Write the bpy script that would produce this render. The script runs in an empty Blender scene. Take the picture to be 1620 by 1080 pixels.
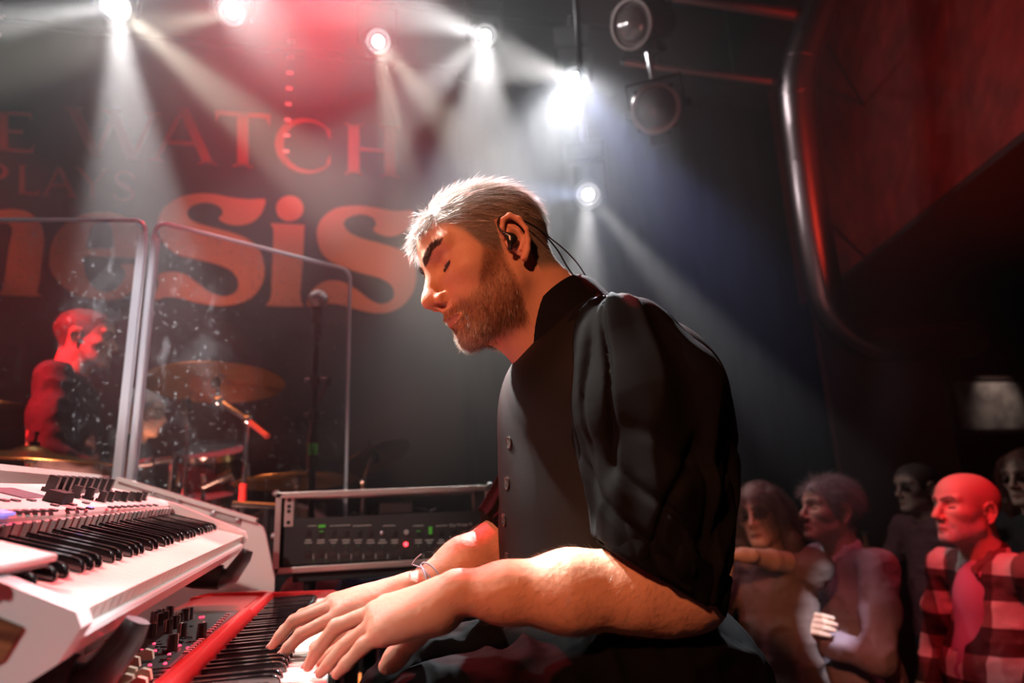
import bpy, bmesh, math, random
import numpy as np
from mathutils import Matrix, Vector
from mathutils.geometry import tessellate_polygon

random.seed(7)
RNG = np.random.default_rng(7)
scn = bpy.context.scene
COL = scn.collection

# ---------------------------------------------------------------- camera
F_PX, HEAD, PITCH, ROLL, CAM_Z = 1035.0, math.radians(13), math.radians(14.4), math.radians(2.5), 0.92
_fw = np.array([math.sin(HEAD)*math.cos(PITCH), math.cos(HEAD)*math.cos(PITCH), math.sin(PITCH)])
_rt = np.array([math.cos(HEAD), -math.sin(HEAD), 0.0])
_up = np.cross(_rt, _fw)
_r2 = _rt*math.cos(ROLL) - _up*math.sin(ROLL)
_u2 = _up*math.cos(ROLL) + _rt*math.sin(ROLL)
_C = np.array([0, 0, CAM_Z])
def ray(x, y): return _fw + _r2*(x-810)/F_PX - _u2*(y-540)/F_PX
def W(x, y, d): return _C + ray(x, y)*d            # surveyed point: photo pixel + distance in metres
def WY(x, y, Y): v = ray(x, y); return _C + v*(Y/v[1])
def WZ(x, y, Z): v = ray(x, y); return _C + v*((Z-CAM_Z)/v[2])
def WX(x, y, X): v = ray(x, y); return _C + v*(X/v[0])

cam_d = bpy.data.cameras.new('camera')
cam = bpy.data.objects.new('camera', cam_d); COL.objects.link(cam)
cam_d.sensor_width = 36.0; cam_d.lens = F_PX*36.0/1620.0
cam_d.clip_start = 0.02; cam_d.clip_end = 60
cam_d.dof.use_dof = True; cam_d.dof.focus_distance = 0.93; cam_d.dof.aperture_fstop = 2.8
m = Matrix.Identity(4)
for i in range(3):
    m[i][0] = _r2[i]; m[i][1] = _u2[i]; m[i][2] = -_fw[i]; m[i][3] = _C[i]
cam.matrix_world = m
scn.camera = cam

# ---------------------------------------------------------------- world, exposure
wd = bpy.data.worlds.new('world'); scn.world = wd; wd.use_nodes = True
wd.node_tree.nodes['Background'].inputs[0].default_value = (0.02, 0.018, 0.02, 1)
wd.node_tree.nodes['Background'].inputs[1].default_value = 0.05
vs = scn.view_settings
vs.view_transform = 'Standard'; vs.look = 'None'; vs.exposure = 0.0; vs.gamma = 1.0; vs.use_curve_mapping = False
cy = scn.cycles
cy.use_denoising = True
cy.max_bounces = 8; cy.diffuse_bounces = 2; cy.glossy_bounces = 3; cy.transmission_bounces = 6
cy.transparent_max_bounces = 16; cy.volume_bounces = 0
cy.sample_clamp_indirect = 4.0; cy.sample_clamp_direct = 0.0
cy.caustics_reflective = False; cy.caustics_refractive = False
# ---------------------------------------------------------------- stage light: spots in the rig plus added fills, seen through haze
def spot(name, loc, aim, watts, deg, color=(1,1,1), blend=.25, r=.03):
    l = bpy.data.lights.new(name, 'SPOT'); l.energy = watts; l.color = color; l.spot_size = math.radians(deg); l.spot_blend = blend; l.shadow_soft_size = r
    o = bpy.data.objects.new(name, l); COL.objects.link(o)
    z = (Vector(loc)-Vector(aim)).normalized(); o.rotation_euler = z.to_track_quat('Z', 'Y').to_euler(); o.location = Vector(loc)
    return o
LAMP_Y = 3.05
LAMPS = {'a': (183,10), 'b': (367,20), 'c': (598,66), 'd': (767,57), 'e': (909,124), 'f': (930,308)}
LP = {k: WY(x, y, LAMP_Y) for k, (x, y) in LAMPS.items()}
def beam(lamp, px, py, d, watts, deg, color=(1,1,1), blend=.3):
    p = Vector(LP[lamp]); q = Vector(W(px, py, d)); dr = (Vector((.1,0,1.0))-p).normalized()
    return spot('beam_spot', p+dr*.09, q, watts*5.5, deg, color, blend)
for k in LP:          # glow of the lit lens itself
    l = bpy.data.lights.new('lens_glow', 'POINT'); l.energy = 30 if k == 'a' else 7; l.shadow_soft_size = .03; o = bpy.data.objects.new('lens_glow', l); COL.objects.link(o); o.location = Vector(LP[k])+(Vector((.1,0,1.0))-Vector(LP[k])).normalized()*.09
WHT, BLU, YEL = (1,.97,.93), (.55,.65,1.0), (1,.90,.70)
# gobo-split beams of the moving heads (aimed into the hall)
beam('a', 226, 450, 1.97, 300, 11.5, WHT, .35)
beam('a', 520, 300, 2.5, 260, 11, YEL, .5)
beam('a', -250, 70, 2.4, 280, 16, WHT, .5)
beam('b', -60, 100, 2.3, 130, 16, YEL, .5)
beam('c', 640, 300, 2.5, 150, 8, YEL, .4)
beam('c', 800, 300, 2.4, 130, 10, YEL, .5)
beam('d', 420, -60, 2.2, 200, 16, WHT, .5)
beam('d', 760, 330, 2.5, 170, 20, WHT, .5)
beam('d', 560, 250, 2.4, 130, 12, WHT, .5)
beam('e', 560, 40, 2.2, 150, 18, WHT, .5)
beam('e', 780, 330, 2.3, 70, 15, WHT, .5)
beam('e', 1010, 330, 2.5, 70, 20, (.35,.42,1.0), .6)
beam('f', 740, 300, 2.4, 70, 12, BLU, .5)
beam('f', 920, 520, 2.5, 110, 13, WHT, .4)
beam('f', 1220, 640, 2.4, 100, 11, WHT, .5)
_pt = W(1313,812,2.52)+np.array([-.18-.006,.009-.12,-.42])
spot('patch_spot', (1.25,.2,2.9), _pt, 900, 3.4, (.75,.85,1.0), .15)
spot('red_lamp', W(500,-90,2.7), W(480,20,2.05), 900, 52, (1,.02,.05), .9)
# the lamps that reach the player: back light on hair, face edge and hands; rim on the shoulder
spot("key_spot", (-1.15,1.45,3.2), (.065,.94,1.35), 900, 7.5, (1,.96,.90), .3, .04)
spot("back_key", (-.75,2.3,3.2), (.11,.96,1.36), 2800, 7.5, (1,.97,.93), .3, .04)
spot("shield_fill", (-1.3,.3,3.1), (-.60,1.9,1.42), 300, 10, (.97,.97,1), .6, .05)  # added spot, only there to brighten the shield edges and their dust
spot("synth_wash", (-1.3,-1.5,2.7), (-.30,.62,.86), 170, 12, (1,.90,.88), .5, .06)
spot("hand_spot", (-1.7,1.75,2.85), (-.36,.86,.80), 430, 21, (1,.97,.92), .06, .03)
spot("desk_wash", (-1.4,-.8,3.0), (-.28,1.85,.92), 260, 17, (1,.82,.74), .5, .06)
spot('rim_spot', Vector(LP['e'])+(Vector((.1,0,1.0))-Vector(LP['e'])).normalized()*.09, (.34,.90,1.15), 1700, 17, (.92,.95,1.0), .3, .04)
# warm front wash on the player, red washes on the drum riser, the backdrop and the hall
spot("front_wash", (-1.3,-1.5,2.5), (.32,.85,1.04), 340, 15.5, (1,.33,.15), .5, .10)
spot('red_wash', (-2.3,1.5,3.0), (-1.12,2.75,1.45), 1700, 19, (1,.025,.035), .5, .08)
spot('red_wash', (-1.9,2.5,2.9), (-1.15,4.3,1.75), 260, 26, (1,.04,.06), .12, .05)
spot('red_wash', (.7,.9,3.0), (2.15,1.98,.70), 360, 17, (1,.02,.03), .9, .08)
spot('red_wash', (.5,1.6,3.3), (1.75,2.3,.75), 60, 30, (1,.12,.22), .8, .08)
spot('red_wash', (-.3,3.2,3.5), (-.5,4.3,3.4), 60, 70, (1,.03,.05), .8, .08)
spot('red_wash', (1.4,.2,1.2), (2.85,2.4,3.0), 300, 44, (1,.05,.02), .8, .08)
spot('banner_wash', (-.9,2.2,.4), (-1.0,4.3,2.6), 230, 95, (1,.42,.28), .6, .08)
spot('picture_fill', WY(1575,600,4.36)+np.array([.0,-.30,.28]), WY(1575,622,4.36), 9, 60, (1,.82,.70), .9, .02)  # unseen spot added to brighten the framed print
# ---------------------------------------------------------------- helpers: materials
MATS = {}
def mat(name, color=(0.5,0.5,0.5), rough=0.5, metal=0.0, **kw):
    if name in MATS: return MATS[name]
    M = bpy.data.materials.new(name); M.use_nodes = True
    nt = M.node_tree; b = nt.nodes['Principled BSDF']
    b.inputs['Base Color'].default_value = (*color, 1)
    b.inputs['Roughness'].default_value = rough; b.inputs['Metallic'].default_value = metal
    if 'spec' in kw: b.inputs['Specular IOR Level'].default_value = kw['spec']
    if 'sss' in kw:
        b.inputs['Subsurface Weight'].default_value = kw['sss']
        b.inputs['Subsurface Radius'].default_value = (1.0, 0.25, 0.12); b.inputs['Subsurface Scale'].default_value = 0.006
    if 'coat' in kw: b.inputs['Coat Weight'].default_value = kw['coat']; b.inputs['Coat Roughness'].default_value = 0.08
    if 'sheen' in kw: b.inputs['Sheen Weight'].default_value = kw['sheen']
    if 'trans' in kw: b.inputs['Transmission Weight'].default_value = kw['trans']
    if 'ior' in kw: b.inputs['IOR'].default_value = kw['ior']
    if 'emit' in kw:
        b.inputs['Emission Color'].default_value = (*kw['emit'][0], 1); b.inputs['Emission Strength'].default_value = kw['emit'][1]
    if 'attr' in kw:            # colour of the thing itself, stored per vertex (lips, beard skin, strand greys)
        a = nt.nodes.new('ShaderNodeAttribute'); a.attribute_name = kw['attr']
        nt.links.new(a.outputs['Color'], b.inputs['Base Color'])
    if 'noise' in kw:           # (scale, amount, colour2): mottled colour
        sc_, lo, hi, c2 = kw['noise']
        tc = nt.nodes.new('ShaderNodeTexCoord'); n = nt.nodes.new('ShaderNodeTexNoise'); n.inputs['Scale'].default_value = sc_
        n.inputs['Detail'].default_value = 6
        nt.links.new(tc.outputs['Object'], n.inputs['Vector'])
        r = nt.nodes.new('ShaderNodeMapRange'); r.inputs[1].default_value = lo; r.inputs[2].default_value = hi
        nt.links.new(n.outputs['Fac'], r.inputs[0])
        mx = nt.nodes.new('ShaderNodeMix'); mx.data_type = 'RGBA'
        mx.inputs[6].default_value = (*color, 1); mx.inputs[7].default_value = (*c2, 1)
        nt.links.new(r.outputs[0], mx.inputs[0]); nt.links.new(mx.outputs[2], b.inputs['Base Color'])
    if 'bump' in kw:            # (scale, strength, distance)
        tc = nt.nodes.new('ShaderNodeTexCoord'); n = nt.nodes.new('ShaderNodeTexNoise'); n.inputs['Scale'].default_value = kw['bump'][0]
        n.inputs['Detail'].default_value = 4
        nt.links.new(tc.outputs['Object'], n.inputs['Vector'])
        bp = nt.nodes.new('ShaderNodeBump'); bp.inputs['Strength'].default_value = kw['bump'][1]; bp.inputs['Distance'].default_value = kw['bump'][2]
        nt.links.new(n.outputs['Fac'], bp.inputs['Height']); nt.links.new(bp.outputs[0], b.inputs['Normal'])
    MATS[name] = M
    return M

# ---------------------------------------------------------------- helpers: objects
def props(o, label=None, cat=None, group=None, kind=None):
    if label: o['label'] = label
    if cat: o['category'] = cat
    if group: o['group'] = group
    if kind: o['kind'] = kind
    return o
def thing(name, label, cat, loc=(0,0,0), mw=None, group=None):
    o = bpy.data.objects.new(name, None); COL.objects.link(o)
    if mw is not None: o.matrix_world = mw
    else: o.location = loc
    o.empty_display_size = 0.05
    return props(o, label, cat, group)
def link(name, me, material=None, parent=None, loc=None, mw=None, **kw):
    o = bpy.data.objects.new(name, me); COL.objects.link(o)
    if material is not None and len(me.materials) == 0: me.materials.append(material)
    if parent is not None: o.parent = parent
    if mw is not None: o.matrix_local = mw
    elif loc is not None: o.location = loc
    return props(o, **kw)
def rebase(o, root):             # mesh in world coordinates, parented under an unrotated or rotated root
    o.parent = root
    mw = root.matrix_basis if root.parent is None else root.parent.matrix_basis @ root.matrix_parent_inverse @ root.matrix_basis
    o.matrix_parent_inverse = mw.inverted()
    return o
def pydata(name, v, f, smooth=True):
    me = bpy.data.meshes.new(name)
    v = np.asarray(v, np.float32)
    if isinstance(f, np.ndarray):
        k = f.shape[1]; n = len(f)
        me.vertices.add(len(v)); me.vertices.foreach_set('co', v.ravel())
        me.loops.add(n*k); me.loops.foreach_set('vertex_index', f.astype(np.int32).ravel())
        me.polygons.add(n); me.polygons.foreach_set('loop_start', np.arange(0, n*k, k, dtype=np.int32))
        me.update(calc_edges=True)
    else:
        me.from_pydata([tuple(map(float, p)) for p in v], [], f); me.update()
    if smooth and len(me.polygons): me.polygons.foreach_set('use_smooth', np.ones(len(me.polygons), bool))
    return me
class MB:                        # mesh builder
    def __init__(s): s.v = []; s.f = []
    def add(s, v, f):
        n = len(s.v); s.v += [tuple(map(float, p)) for p in v]; s.f += [tuple(i+n for i in q) for q in f]; return s
    def box(s, c, d, bev=0.0, R=None):
        bm = bmesh.new(); bmesh.ops.create_cube(bm, size=1.0)
        for v in bm.verts: v.co = Vector((v.co.x*d[0], v.co.y*d[1], v.co.z*d[2]))
        if bev > 0: bmesh.ops.bevel(bm, geom=list(bm.edges)+list(bm.verts), offset=bev, segments=2, affect='EDGES', profile=0.6)
        if R is not None: bmesh.ops.transform(bm, matrix=R.to_4x4(), verts=bm.verts)
        bm.verts.index_update()
        s.add([(v.co.x+c[0], v.co.y+c[1], v.co.z+c[2]) for v in bm.verts], [[v.index for v in f.verts] for f in bm.faces]); bm.free(); return s
    def tube(s, pts, r, n=10, cap=True):
        pts = [Vector(p) for p in pts]; rr = r if isinstance(r, (list, tuple)) else [r]*len(pts)
        V = []; Fc = []; up = None
        for i, p in enumerate(pts):
            t = (pts[min(i+1, len(pts)-1)] - pts[max(i-1, 0)]).normalized()
            if up is None:
                up = t.orthogonal().normalized()
            else:
                up = (up - t*up.dot(t))
                up = up.normalized() if up.length > 1e-6 else t.orthogonal().normalized()
            bi = t.cross(up)
            for k in range(n):
                a = 2*math.pi*k/n; V.append(p + (up*math.cos(a) + bi*math.sin(a))*rr[i])
        for i in range(len(pts)-1):
            for k in range(n):
                Fc.append((i*n+k, i*n+(k+1) % n, (i+1)*n+(k+1) % n, (i+1)*n+k))
        if cap:
            Fc.append(tuple(range(n-1, -1, -1))); Fc.append(tuple((len(pts)-1)*n+k for k in range(n)))
        return s.add(V, Fc)
    def lathe(s, prof, n=24, M=None, close=True):   # prof: (r,z) list, revolved around z
        V = []; Fc = []; M = M or Matrix.Identity(4)
        for r, z in prof:
            for k in range(n):
                a = 2*math.pi*k/n; V.append(M @ Vector((r*math.cos(a), r*math.sin(a), z)))
        for i in range(len(prof)-1):
            for k in range(n):
                Fc.append((i*n+k, i*n+(k+1) % n, (i+1)*n+(k+1) % n, (i+1)*n+k))
        if close:
            Fc.append(tuple(range(n-1, -1, -1))); Fc.append(tuple((len(prof)-1)*n+k for k in range(n)))
        return s.add(V, Fc)
    def prism(s, poly, d0, d1, axes='xy', M=None):  # 2-D outline (may have holes) extruded d0..d1 along the third axis
        M = M or Matrix.Identity(4)
        loops = poly if isinstance(poly[0][0], (list, tuple, np.ndarray)) else [poly]
        def pt(p, d):
            x, y = float(p[0]), float(p[1])
            q = {'xy': (x, y, d), 'xz': (x, d, y), 'yz': (d, x, y)}[axes]
            return M @ Vector(q)
        tris = tessellate_polygon([[Vector((float(p[0]), float(p[1]), 0)) for p in L] for L in loops])
        flat = [p for L in loops for p in L]; n = len(flat)
        V = [pt(p, d0) for p in flat] + [pt(p, d1) for p in flat]
        Fc = [tuple(t) for t in tris] + [tuple(i+n for i in reversed(t)) for t in tris]
        o = 0
        for L in loops:
            k = len(L)
            for i in range(k): Fc.append((o+i, o+(i+1) % k, o+(i+1) % k+n, o+i+n))
            o += k
        return s.add(V, Fc)
    def mesh(s, name, smooth=False):
        me = pydata(name, s.v, s.f, smooth=False)
        bm = bmesh.new(); bm.from_mesh(me); bmesh.ops.recalc_face_normals(bm, faces=bm.faces); bm.to_mesh(me); bm.free()
        if smooth:
            me.polygons.foreach_set('use_smooth', np.ones(len(me.polygons), bool))
            me.set_sharp_from_angle(angle=math.radians(40))
        return me
    def obj(s, name, material, parent=None, smooth=False, **kw):
        return link(name, s.mesh(name, smooth), material, parent, **kw)
def look_mat(loc, target, up=(0,0,1)):   # local z axis points to the target
    z = (Vector(target)-Vector(loc)).normalized(); x = Vector(up).cross(z)
    x = x.normalized() if x.length > 1e-5 else Vector((1,0,0)); y = z.cross(x)
    R = Matrix((x, y, z)).transposed().to_4x4(); R.translation = Vector(loc); return R
def frame(o, x, y, z):
    R = Matrix((Vector(x), Vector(y), Vector(z))).transposed().to_4x4(); R.translation = Vector(o); return R
def catmull(pts, n=8, closed=True):
    P_ = np.asarray(pts, float); N = len(P_); out = []
    for i in range(N if closed else N-1):
        if closed: p0, p1, p2, p3 = P_[(i-1) % N], P_[i], P_[(i+1) % N], P_[(i+2) % N]
        else: p0, p1, p2, p3 = P_[max(i-1, 0)], P_[i], P_[i+1], P_[min(i+2, N-1)]
        for k in range(n):
            t = k/n
            out.append(0.5*((2*p1)+(p2-p0)*t+(2*p0-5*p1+4*p2-p3)*t*t+(3*p1-p0-3*p2+p3)*t**3))
    if not closed: out.append(P_[-1])
    return np.array(out)

# ---------------------------------------------------------------- helpers: smooth implicit bodies -> one continuous mesh
def rotm(yaw, pit, rol):
    cy_, sy = math.cos(yaw), math.sin(yaw); cp, sp = math.cos(pit), math.sin(pit); cr, sr = math.cos(rol), math.sin(rol)
    return np.array([[cy_,-sy,0],[sy,cy_,0],[0,0,1]]) @ np.array([[cp,0,sp],[0,1,0],[-sp,0,cp]]) @ np.array([[1,0,0],[0,cr,-sr],[0,sr,cr]])
class Blob:
    def __init__(s): s.p = []
    def rc(s, a, b, ra, rb, k=0.01, op='add', mir=False, sq=None):
        s.p.append(('rc', np.array(a, float), np.array(b, float), ra, rb, k, op, mir, sq)); return s
    def chain(s, pts, rs, k=0.01, mir=False, sq=None):
        for i in range(len(pts)-1): s.rc(pts[i], pts[i+1], rs[i], rs[i+1], k, 'add', mir, sq)
        return s
    def el(s, c, r, R=None, k=0.01, op='add', mir=False):
        s.p.append(('el', np.array(c, float), np.array(r, float), R, None, k, op, mir, None)); return s
    def cut(s, o, n, k=0.003):            # keep the side n points away from
        s.p.append(('cut', np.array(o, float), np.array(n, float)/np.linalg.norm(n), None, None, k, 'int', False, None)); return s
    def disp(s, fn): s.p.append(('disp', fn, None, None, None, 0, '', False, None)); return s
    def bounds(s, pad=0.02):
        lo = []; hi = []
        for t in s.p:
            if t[6] != 'add': continue
            if t[0] == 'rc':
                r = max(t[3], t[4]); l = np.minimum(t[1], t[2])-r; h = np.maximum(t[1], t[2])+r
            else:
                r = t[2].max() if t[3] is not None else t[2]; l = t[1]-r; h = t[1]+r
            if t[7]: l2 = l.copy(); l2[1] = -h[1]; l = np.minimum(l, l2); h2 = h.copy(); h2[1] = -t[1][1]+np.max(np.atleast_1d(t[2] if t[0]=='el' else t[3])); h = np.maximum(h, h2)
            lo.append(l); hi.append(h)
        return np.min(lo, 0)-pad, np.max(hi, 0)+pad
    def mesh(s, h, lo=None, hi=None):
        l0, h0 = s.bounds(); lo = l0 if lo is None else np.maximum(lo, l0); hi = h0 if hi is None else np.minimum(hi, h0)
        n = np.ceil((hi-lo)/h).astype(int)+2
        ax = [lo[i]+h*np.arange(n[i]) for i in range(3)]
        D = np.full(n, 0.06, np.float32)
        for t, A, B, ra, rb, k, op, mir, sq in s.p:
            if t == 'disp':
                near = np.abs(D) < 0.03
                I = np.nonzero(near); Pn = np.stack([ax[i][I[i]] for i in range(3)], 1)
                D[near] += A(Pn).astype(np.float32); continue
            if t == 'cut':
                q = sum(((ax[i]-A[i])*B[i]).reshape([-1 if j == i else 1 for j in range(3)]) for i in range(3)).astype(np.float32)
                hh = np.clip(0.5-0.5*(q-D)/k, 0, 1); D = D*hh + q*(1-hh) + k*hh*(1-hh) if False else np.maximum(D, q); continue
            pad = k*1.2+3*h+(0.06 if False else 0.012)
            if t == 'rc': r = max(ra, rb); l = np.minimum(A, B)-r-pad; u = np.maximum(A, B)+r+pad
            else:
                r = B if ra is None else np.full(3, B.max()); l = A-r-pad; u = A+r+pad
            if mir: m_ = max(abs(l[1]), abs(u[1])); l = l.copy(); u = u.copy(); l[1] = -m_; u[1] = m_
            i0 = np.clip(np.floor((l-lo)/h).astype(int), 0, n); i1 = np.clip(np.ceil((u-lo)/h).astype(int)+1, 0, n)
            if np.any(i1 <= i0): continue
            sl = tuple(slice(i0[i], i1[i]) for i in range(3))
            X = ax[0][sl[0]][:, None, None].astype(np.float32); Y = ax[1][sl[1]][None, :, None].astype(np.float32); Z = ax[2][sl[2]][None, None, :].astype(np.float32)
            if mir: Y = np.abs(Y)
            if t == 'rc':
                d_ = (B-A); L2 = float(d_@d_)+1e-12
                px, py, pz = X-A[0], Y-A[1], Z-A[2]
                tt = np.clip((px*d_[0]+py*d_[1]+pz*d_[2])/L2, 0, 1)
                qx, qy, qz = px-d_[0]*tt, py-d_[1]*tt, pz-d_[2]*tt
                if sq is not None:                 # squash along a direction: (dir, factor)
                    e = np.array(sq[0], float); e /= np.linalg.norm(e); f_ = sq[1]
                    w = (qx*e[0]+qy*e[1]+qz*e[2])*(f_-1)
                    qx, qy, qz = qx+w*e[0], qy+w*e[1], qz+w*e[2]
                dist = np.sqrt(qx*qx+qy*qy+qz*qz)-(ra+(rb-ra)*tt)
            else:
                px, py, pz = X-A[0], Y-A[1], Z-A[2]
                if ra is not None:
                    R = ra; px, py, pz = px*R[0,0]+py*R[1,0]+pz*R[2,0], px*R[0,1]+py*R[1,1]+pz*R[2,1], px*R[0,2]+py*R[1,2]+pz*R[2,2]
                k0 = np.sqrt((px/B[0])**2+(py/B[1])**2+(pz/B[2])**2)
                k1 = np.sqrt((px/B[0]**2)**2+(py/B[1]**2)**2+(pz/B[2]**2)**2)+1e-9
                dist = k0*(k0-1)/k1
            S = D[sl]
            if op == 'add':
                hh = np.clip(0.5+0.5*(dist-S)/k, 0, 1); D[sl] = dist*(1-hh)+S*hh-k*hh*(1-hh)
            else:
                hh = np.clip(0.5-0.5*(S+dist)/k, 0, 1); D[sl] = S*(1-hh)-dist*hh+k*hh*(1-hh)
        return nets(D, lo, h)
def nets(D, lo, h):                       # naive surface nets
    ins = D < 0
    c = np.zeros(tuple(x-1 for x in D.shape), np.uint8)
    for dx in (0,1):
        for dy in (0,1):
            for dz in (0,1):
                c += ins[dx:D.shape[0]-1+dx, dy:D.shape[1]-1+dy, dz:D.shape[2]-1+dz]
    I = np.argwhere((c > 0) & (c < 8))
    idx = np.full(c.shape, -1, np.int32); idx[I[:,0], I[:,1], I[:,2]] = np.arange(len(I))
    acc = np.zeros((len(I), 3)); cnt = np.zeros(len(I))
    cor = [(a,b,c_) for a in (0,1) for b in (0,1) for c_ in (0,1)]
    for a in cor:
        for ax_ in range(3):
            if a[ax_]: continue
            b = list(a); b[ax_] = 1
            va = D[I[:,0]+a[0], I[:,1]+a[1], I[:,2]+a[2]]; vb = D[I[:,0]+b[0], I[:,1]+b[1], I[:,2]+b[2]]
            m_ = (va < 0) != (vb < 0)
            t = va[m_]/(va[m_]-vb[m_])
            p = np.tile(np.array(a, float), (m_.sum(), 1)); p[:, ax_] += t
            acc[m_] += p; cnt[m_] += 1
    V = lo + h*(I + acc/cnt[:, None])
    Fs = []
    for ax_ in range(3):
        sl0 = [slice(None)]*3; sl1 = [slice(None)]*3
        sl0[ax_] = slice(0, -1); sl1[ax_] = slice(1, None)
        A, B = ins[tuple(sl0)], ins[tuple(sl1)]
        E_ = np.argwhere(A != B)
        o1, o2 = [(1,2),(2,0),(0,1)][ax_]
        ok = (E_[:,o1] > 0) & (E_[:,o2] > 0) & (E_[:,o1] < c.shape[o1]) & (E_[:,o2] < c.shape[o2]); E_ = E_[ok]
        q = []
        for (s1, s2) in ((-1,-1),(0,-1),(0,0),(-1,0)):
            e = E_.copy(); e[:,o1] += s1; e[:,o2] += s2; q.append(idx[e[:,0], e[:,1], e[:,2]])
        q = np.stack(q, 1)
        fl = ~A[E_[:,0], E_[:,1], E_[:,2]]
        q[fl] = q[fl][:, ::-1]
        Fs.append(q)
    Fq = np.concatenate(Fs); Fq = Fq[(Fq >= 0).all(1)]
    return V, Fq
def vnormals(V, Fq):
    n = np.cross(V[Fq[:,2]]-V[Fq[:,0]], V[Fq[:,3]]-V[Fq[:,1]])
    N = np.zeros_like(V)
    for k in range(4): np.add.at(N, Fq[:,k], n)
    return N/(np.linalg.norm(N, axis=1, keepdims=True)+1e-12)
def relax(V, Fq, it=1, w=0.5):
    for _ in range(it):
        S = np.zeros_like(V); c = np.zeros(len(V))
        for a, b in ((0,1),(1,2),(2,3),(3,0)):
            np.add.at(S, Fq[:,a], V[Fq[:,b]]); np.add.at(S, Fq[:,b], V[Fq[:,a]])
            np.add.at(c, Fq[:,a], 1); np.add.at(c, Fq[:,b], 1)
        V = V*(1-w)+w*S/np.maximum(c, 1)[:, None]
    return V
def joinm(parts):
    Vs = []; Fs = []; o = 0
    for V, Fq in parts: Vs.append(V); Fs.append(Fq+o); o += len(V)
    return np.concatenate(Vs), np.concatenate(Fs)
def sstep(a, b, x): t = np.clip((x-a)/(b-a), 0, 1); return t*t*(3-2*t)
def vnoise(P_, s, seed=0):                # cheap smooth value noise, -1..1
    q = P_*s+seed*17.31; i = np.floor(q).astype(np.int64); f = q-i; f = f*f*(3-2*f)
    def hsh(a): 
        n = (a[:,0]*73856093) ^ (a[:,1]*19349663) ^ (a[:,2]*83492791) ^ (seed*2654435)
        n = (n*1103515245+12345) & 0x7fffffff; n = (n ^ (n >> 13))*60493 & 0x7fffffff
        return (n % 10007)/5003.5-1
    r = 0
    for a in (0,1):
        for b in (0,1):
            for c_ in (0,1):
                w = np.where(a, f[:,0], 1-f[:,0])*np.where(b, f[:,1], 1-f[:,1])*np.where(c_, f[:,2], 1-f[:,2])
                r = r+w*hsh(i+np.array([a,b,c_]))
    return r
def set_col(me, C, name='tint'):
    a = me.color_attributes.new(name, 'FLOAT_COLOR', 'POINT')
    a.data.foreach_set('color', np.concatenate([C, np.ones((len(C),1))], 1).astype(np.float32).ravel())
def sample_faces(V, Fq, n, weight=None, rng=RNG):
    A = np.linalg.norm(np.cross(V[Fq[:,2]]-V[Fq[:,0]], V[Fq[:,3]]-V[Fq[:,1]]), axis=1)
    if weight is not None: A = A*weight(V[Fq].mean(1))
    fi = rng.choice(len(Fq), n, p=A/A.sum()); uv = rng.random((n,2)); u, v = uv[:,:1], uv[:,1:]
    q = V[Fq[fi]]
    return (q[:,0]*(1-u)+q[:,1]*u)*(1-v)+(q[:,3]*(1-u)+q[:,2]*u)*v, fi
def strands(roots, dirs, curl, length, width, seg=4, rng=RNG):   # ribbons; dirs start, curl = added direction towards the tip
    n = len(roots); length = np.broadcast_to(length, (n,)); width = np.broadcast_to(width, (n,))
    p = roots.copy(); rows = [p.copy()]
    for s_ in range(seg):
        d = dirs+curl*((s_+0.5)/seg); d /= np.linalg.norm(d, axis=1, keepdims=True)+1e-9
        p = p+d*(length/seg)[:,None]; rows.append(p.copy())
    t = rows[-1]-rows[0]; sd = np.cross(t, rng.normal(size=(n,3))); sd /= np.linalg.norm(sd, axis=1, keepdims=True)+1e-9
    V = np.zeros((n, (seg+1)*2, 3)); 
    for s_ in range(seg+1):
        w = width*(1-0.75*(s_/seg)**1.5)*0.5
        V[:, 2*s_] = rows[s_]+sd*w[:,None]; V[:, 2*s_+1] = rows[s_]-sd*w[:,None]
    base = (np.arange(n)*(seg+1)*2)[:,None]
    Fq = np.concatenate([base+np.array([2*s_, 2*s_+1, 2*s_+3, 2*s_+2]) for s_ in range(seg)])
    return V.reshape(-1,3), Fq
def toworld(V, R, o): return V @ R.T + o
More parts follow.
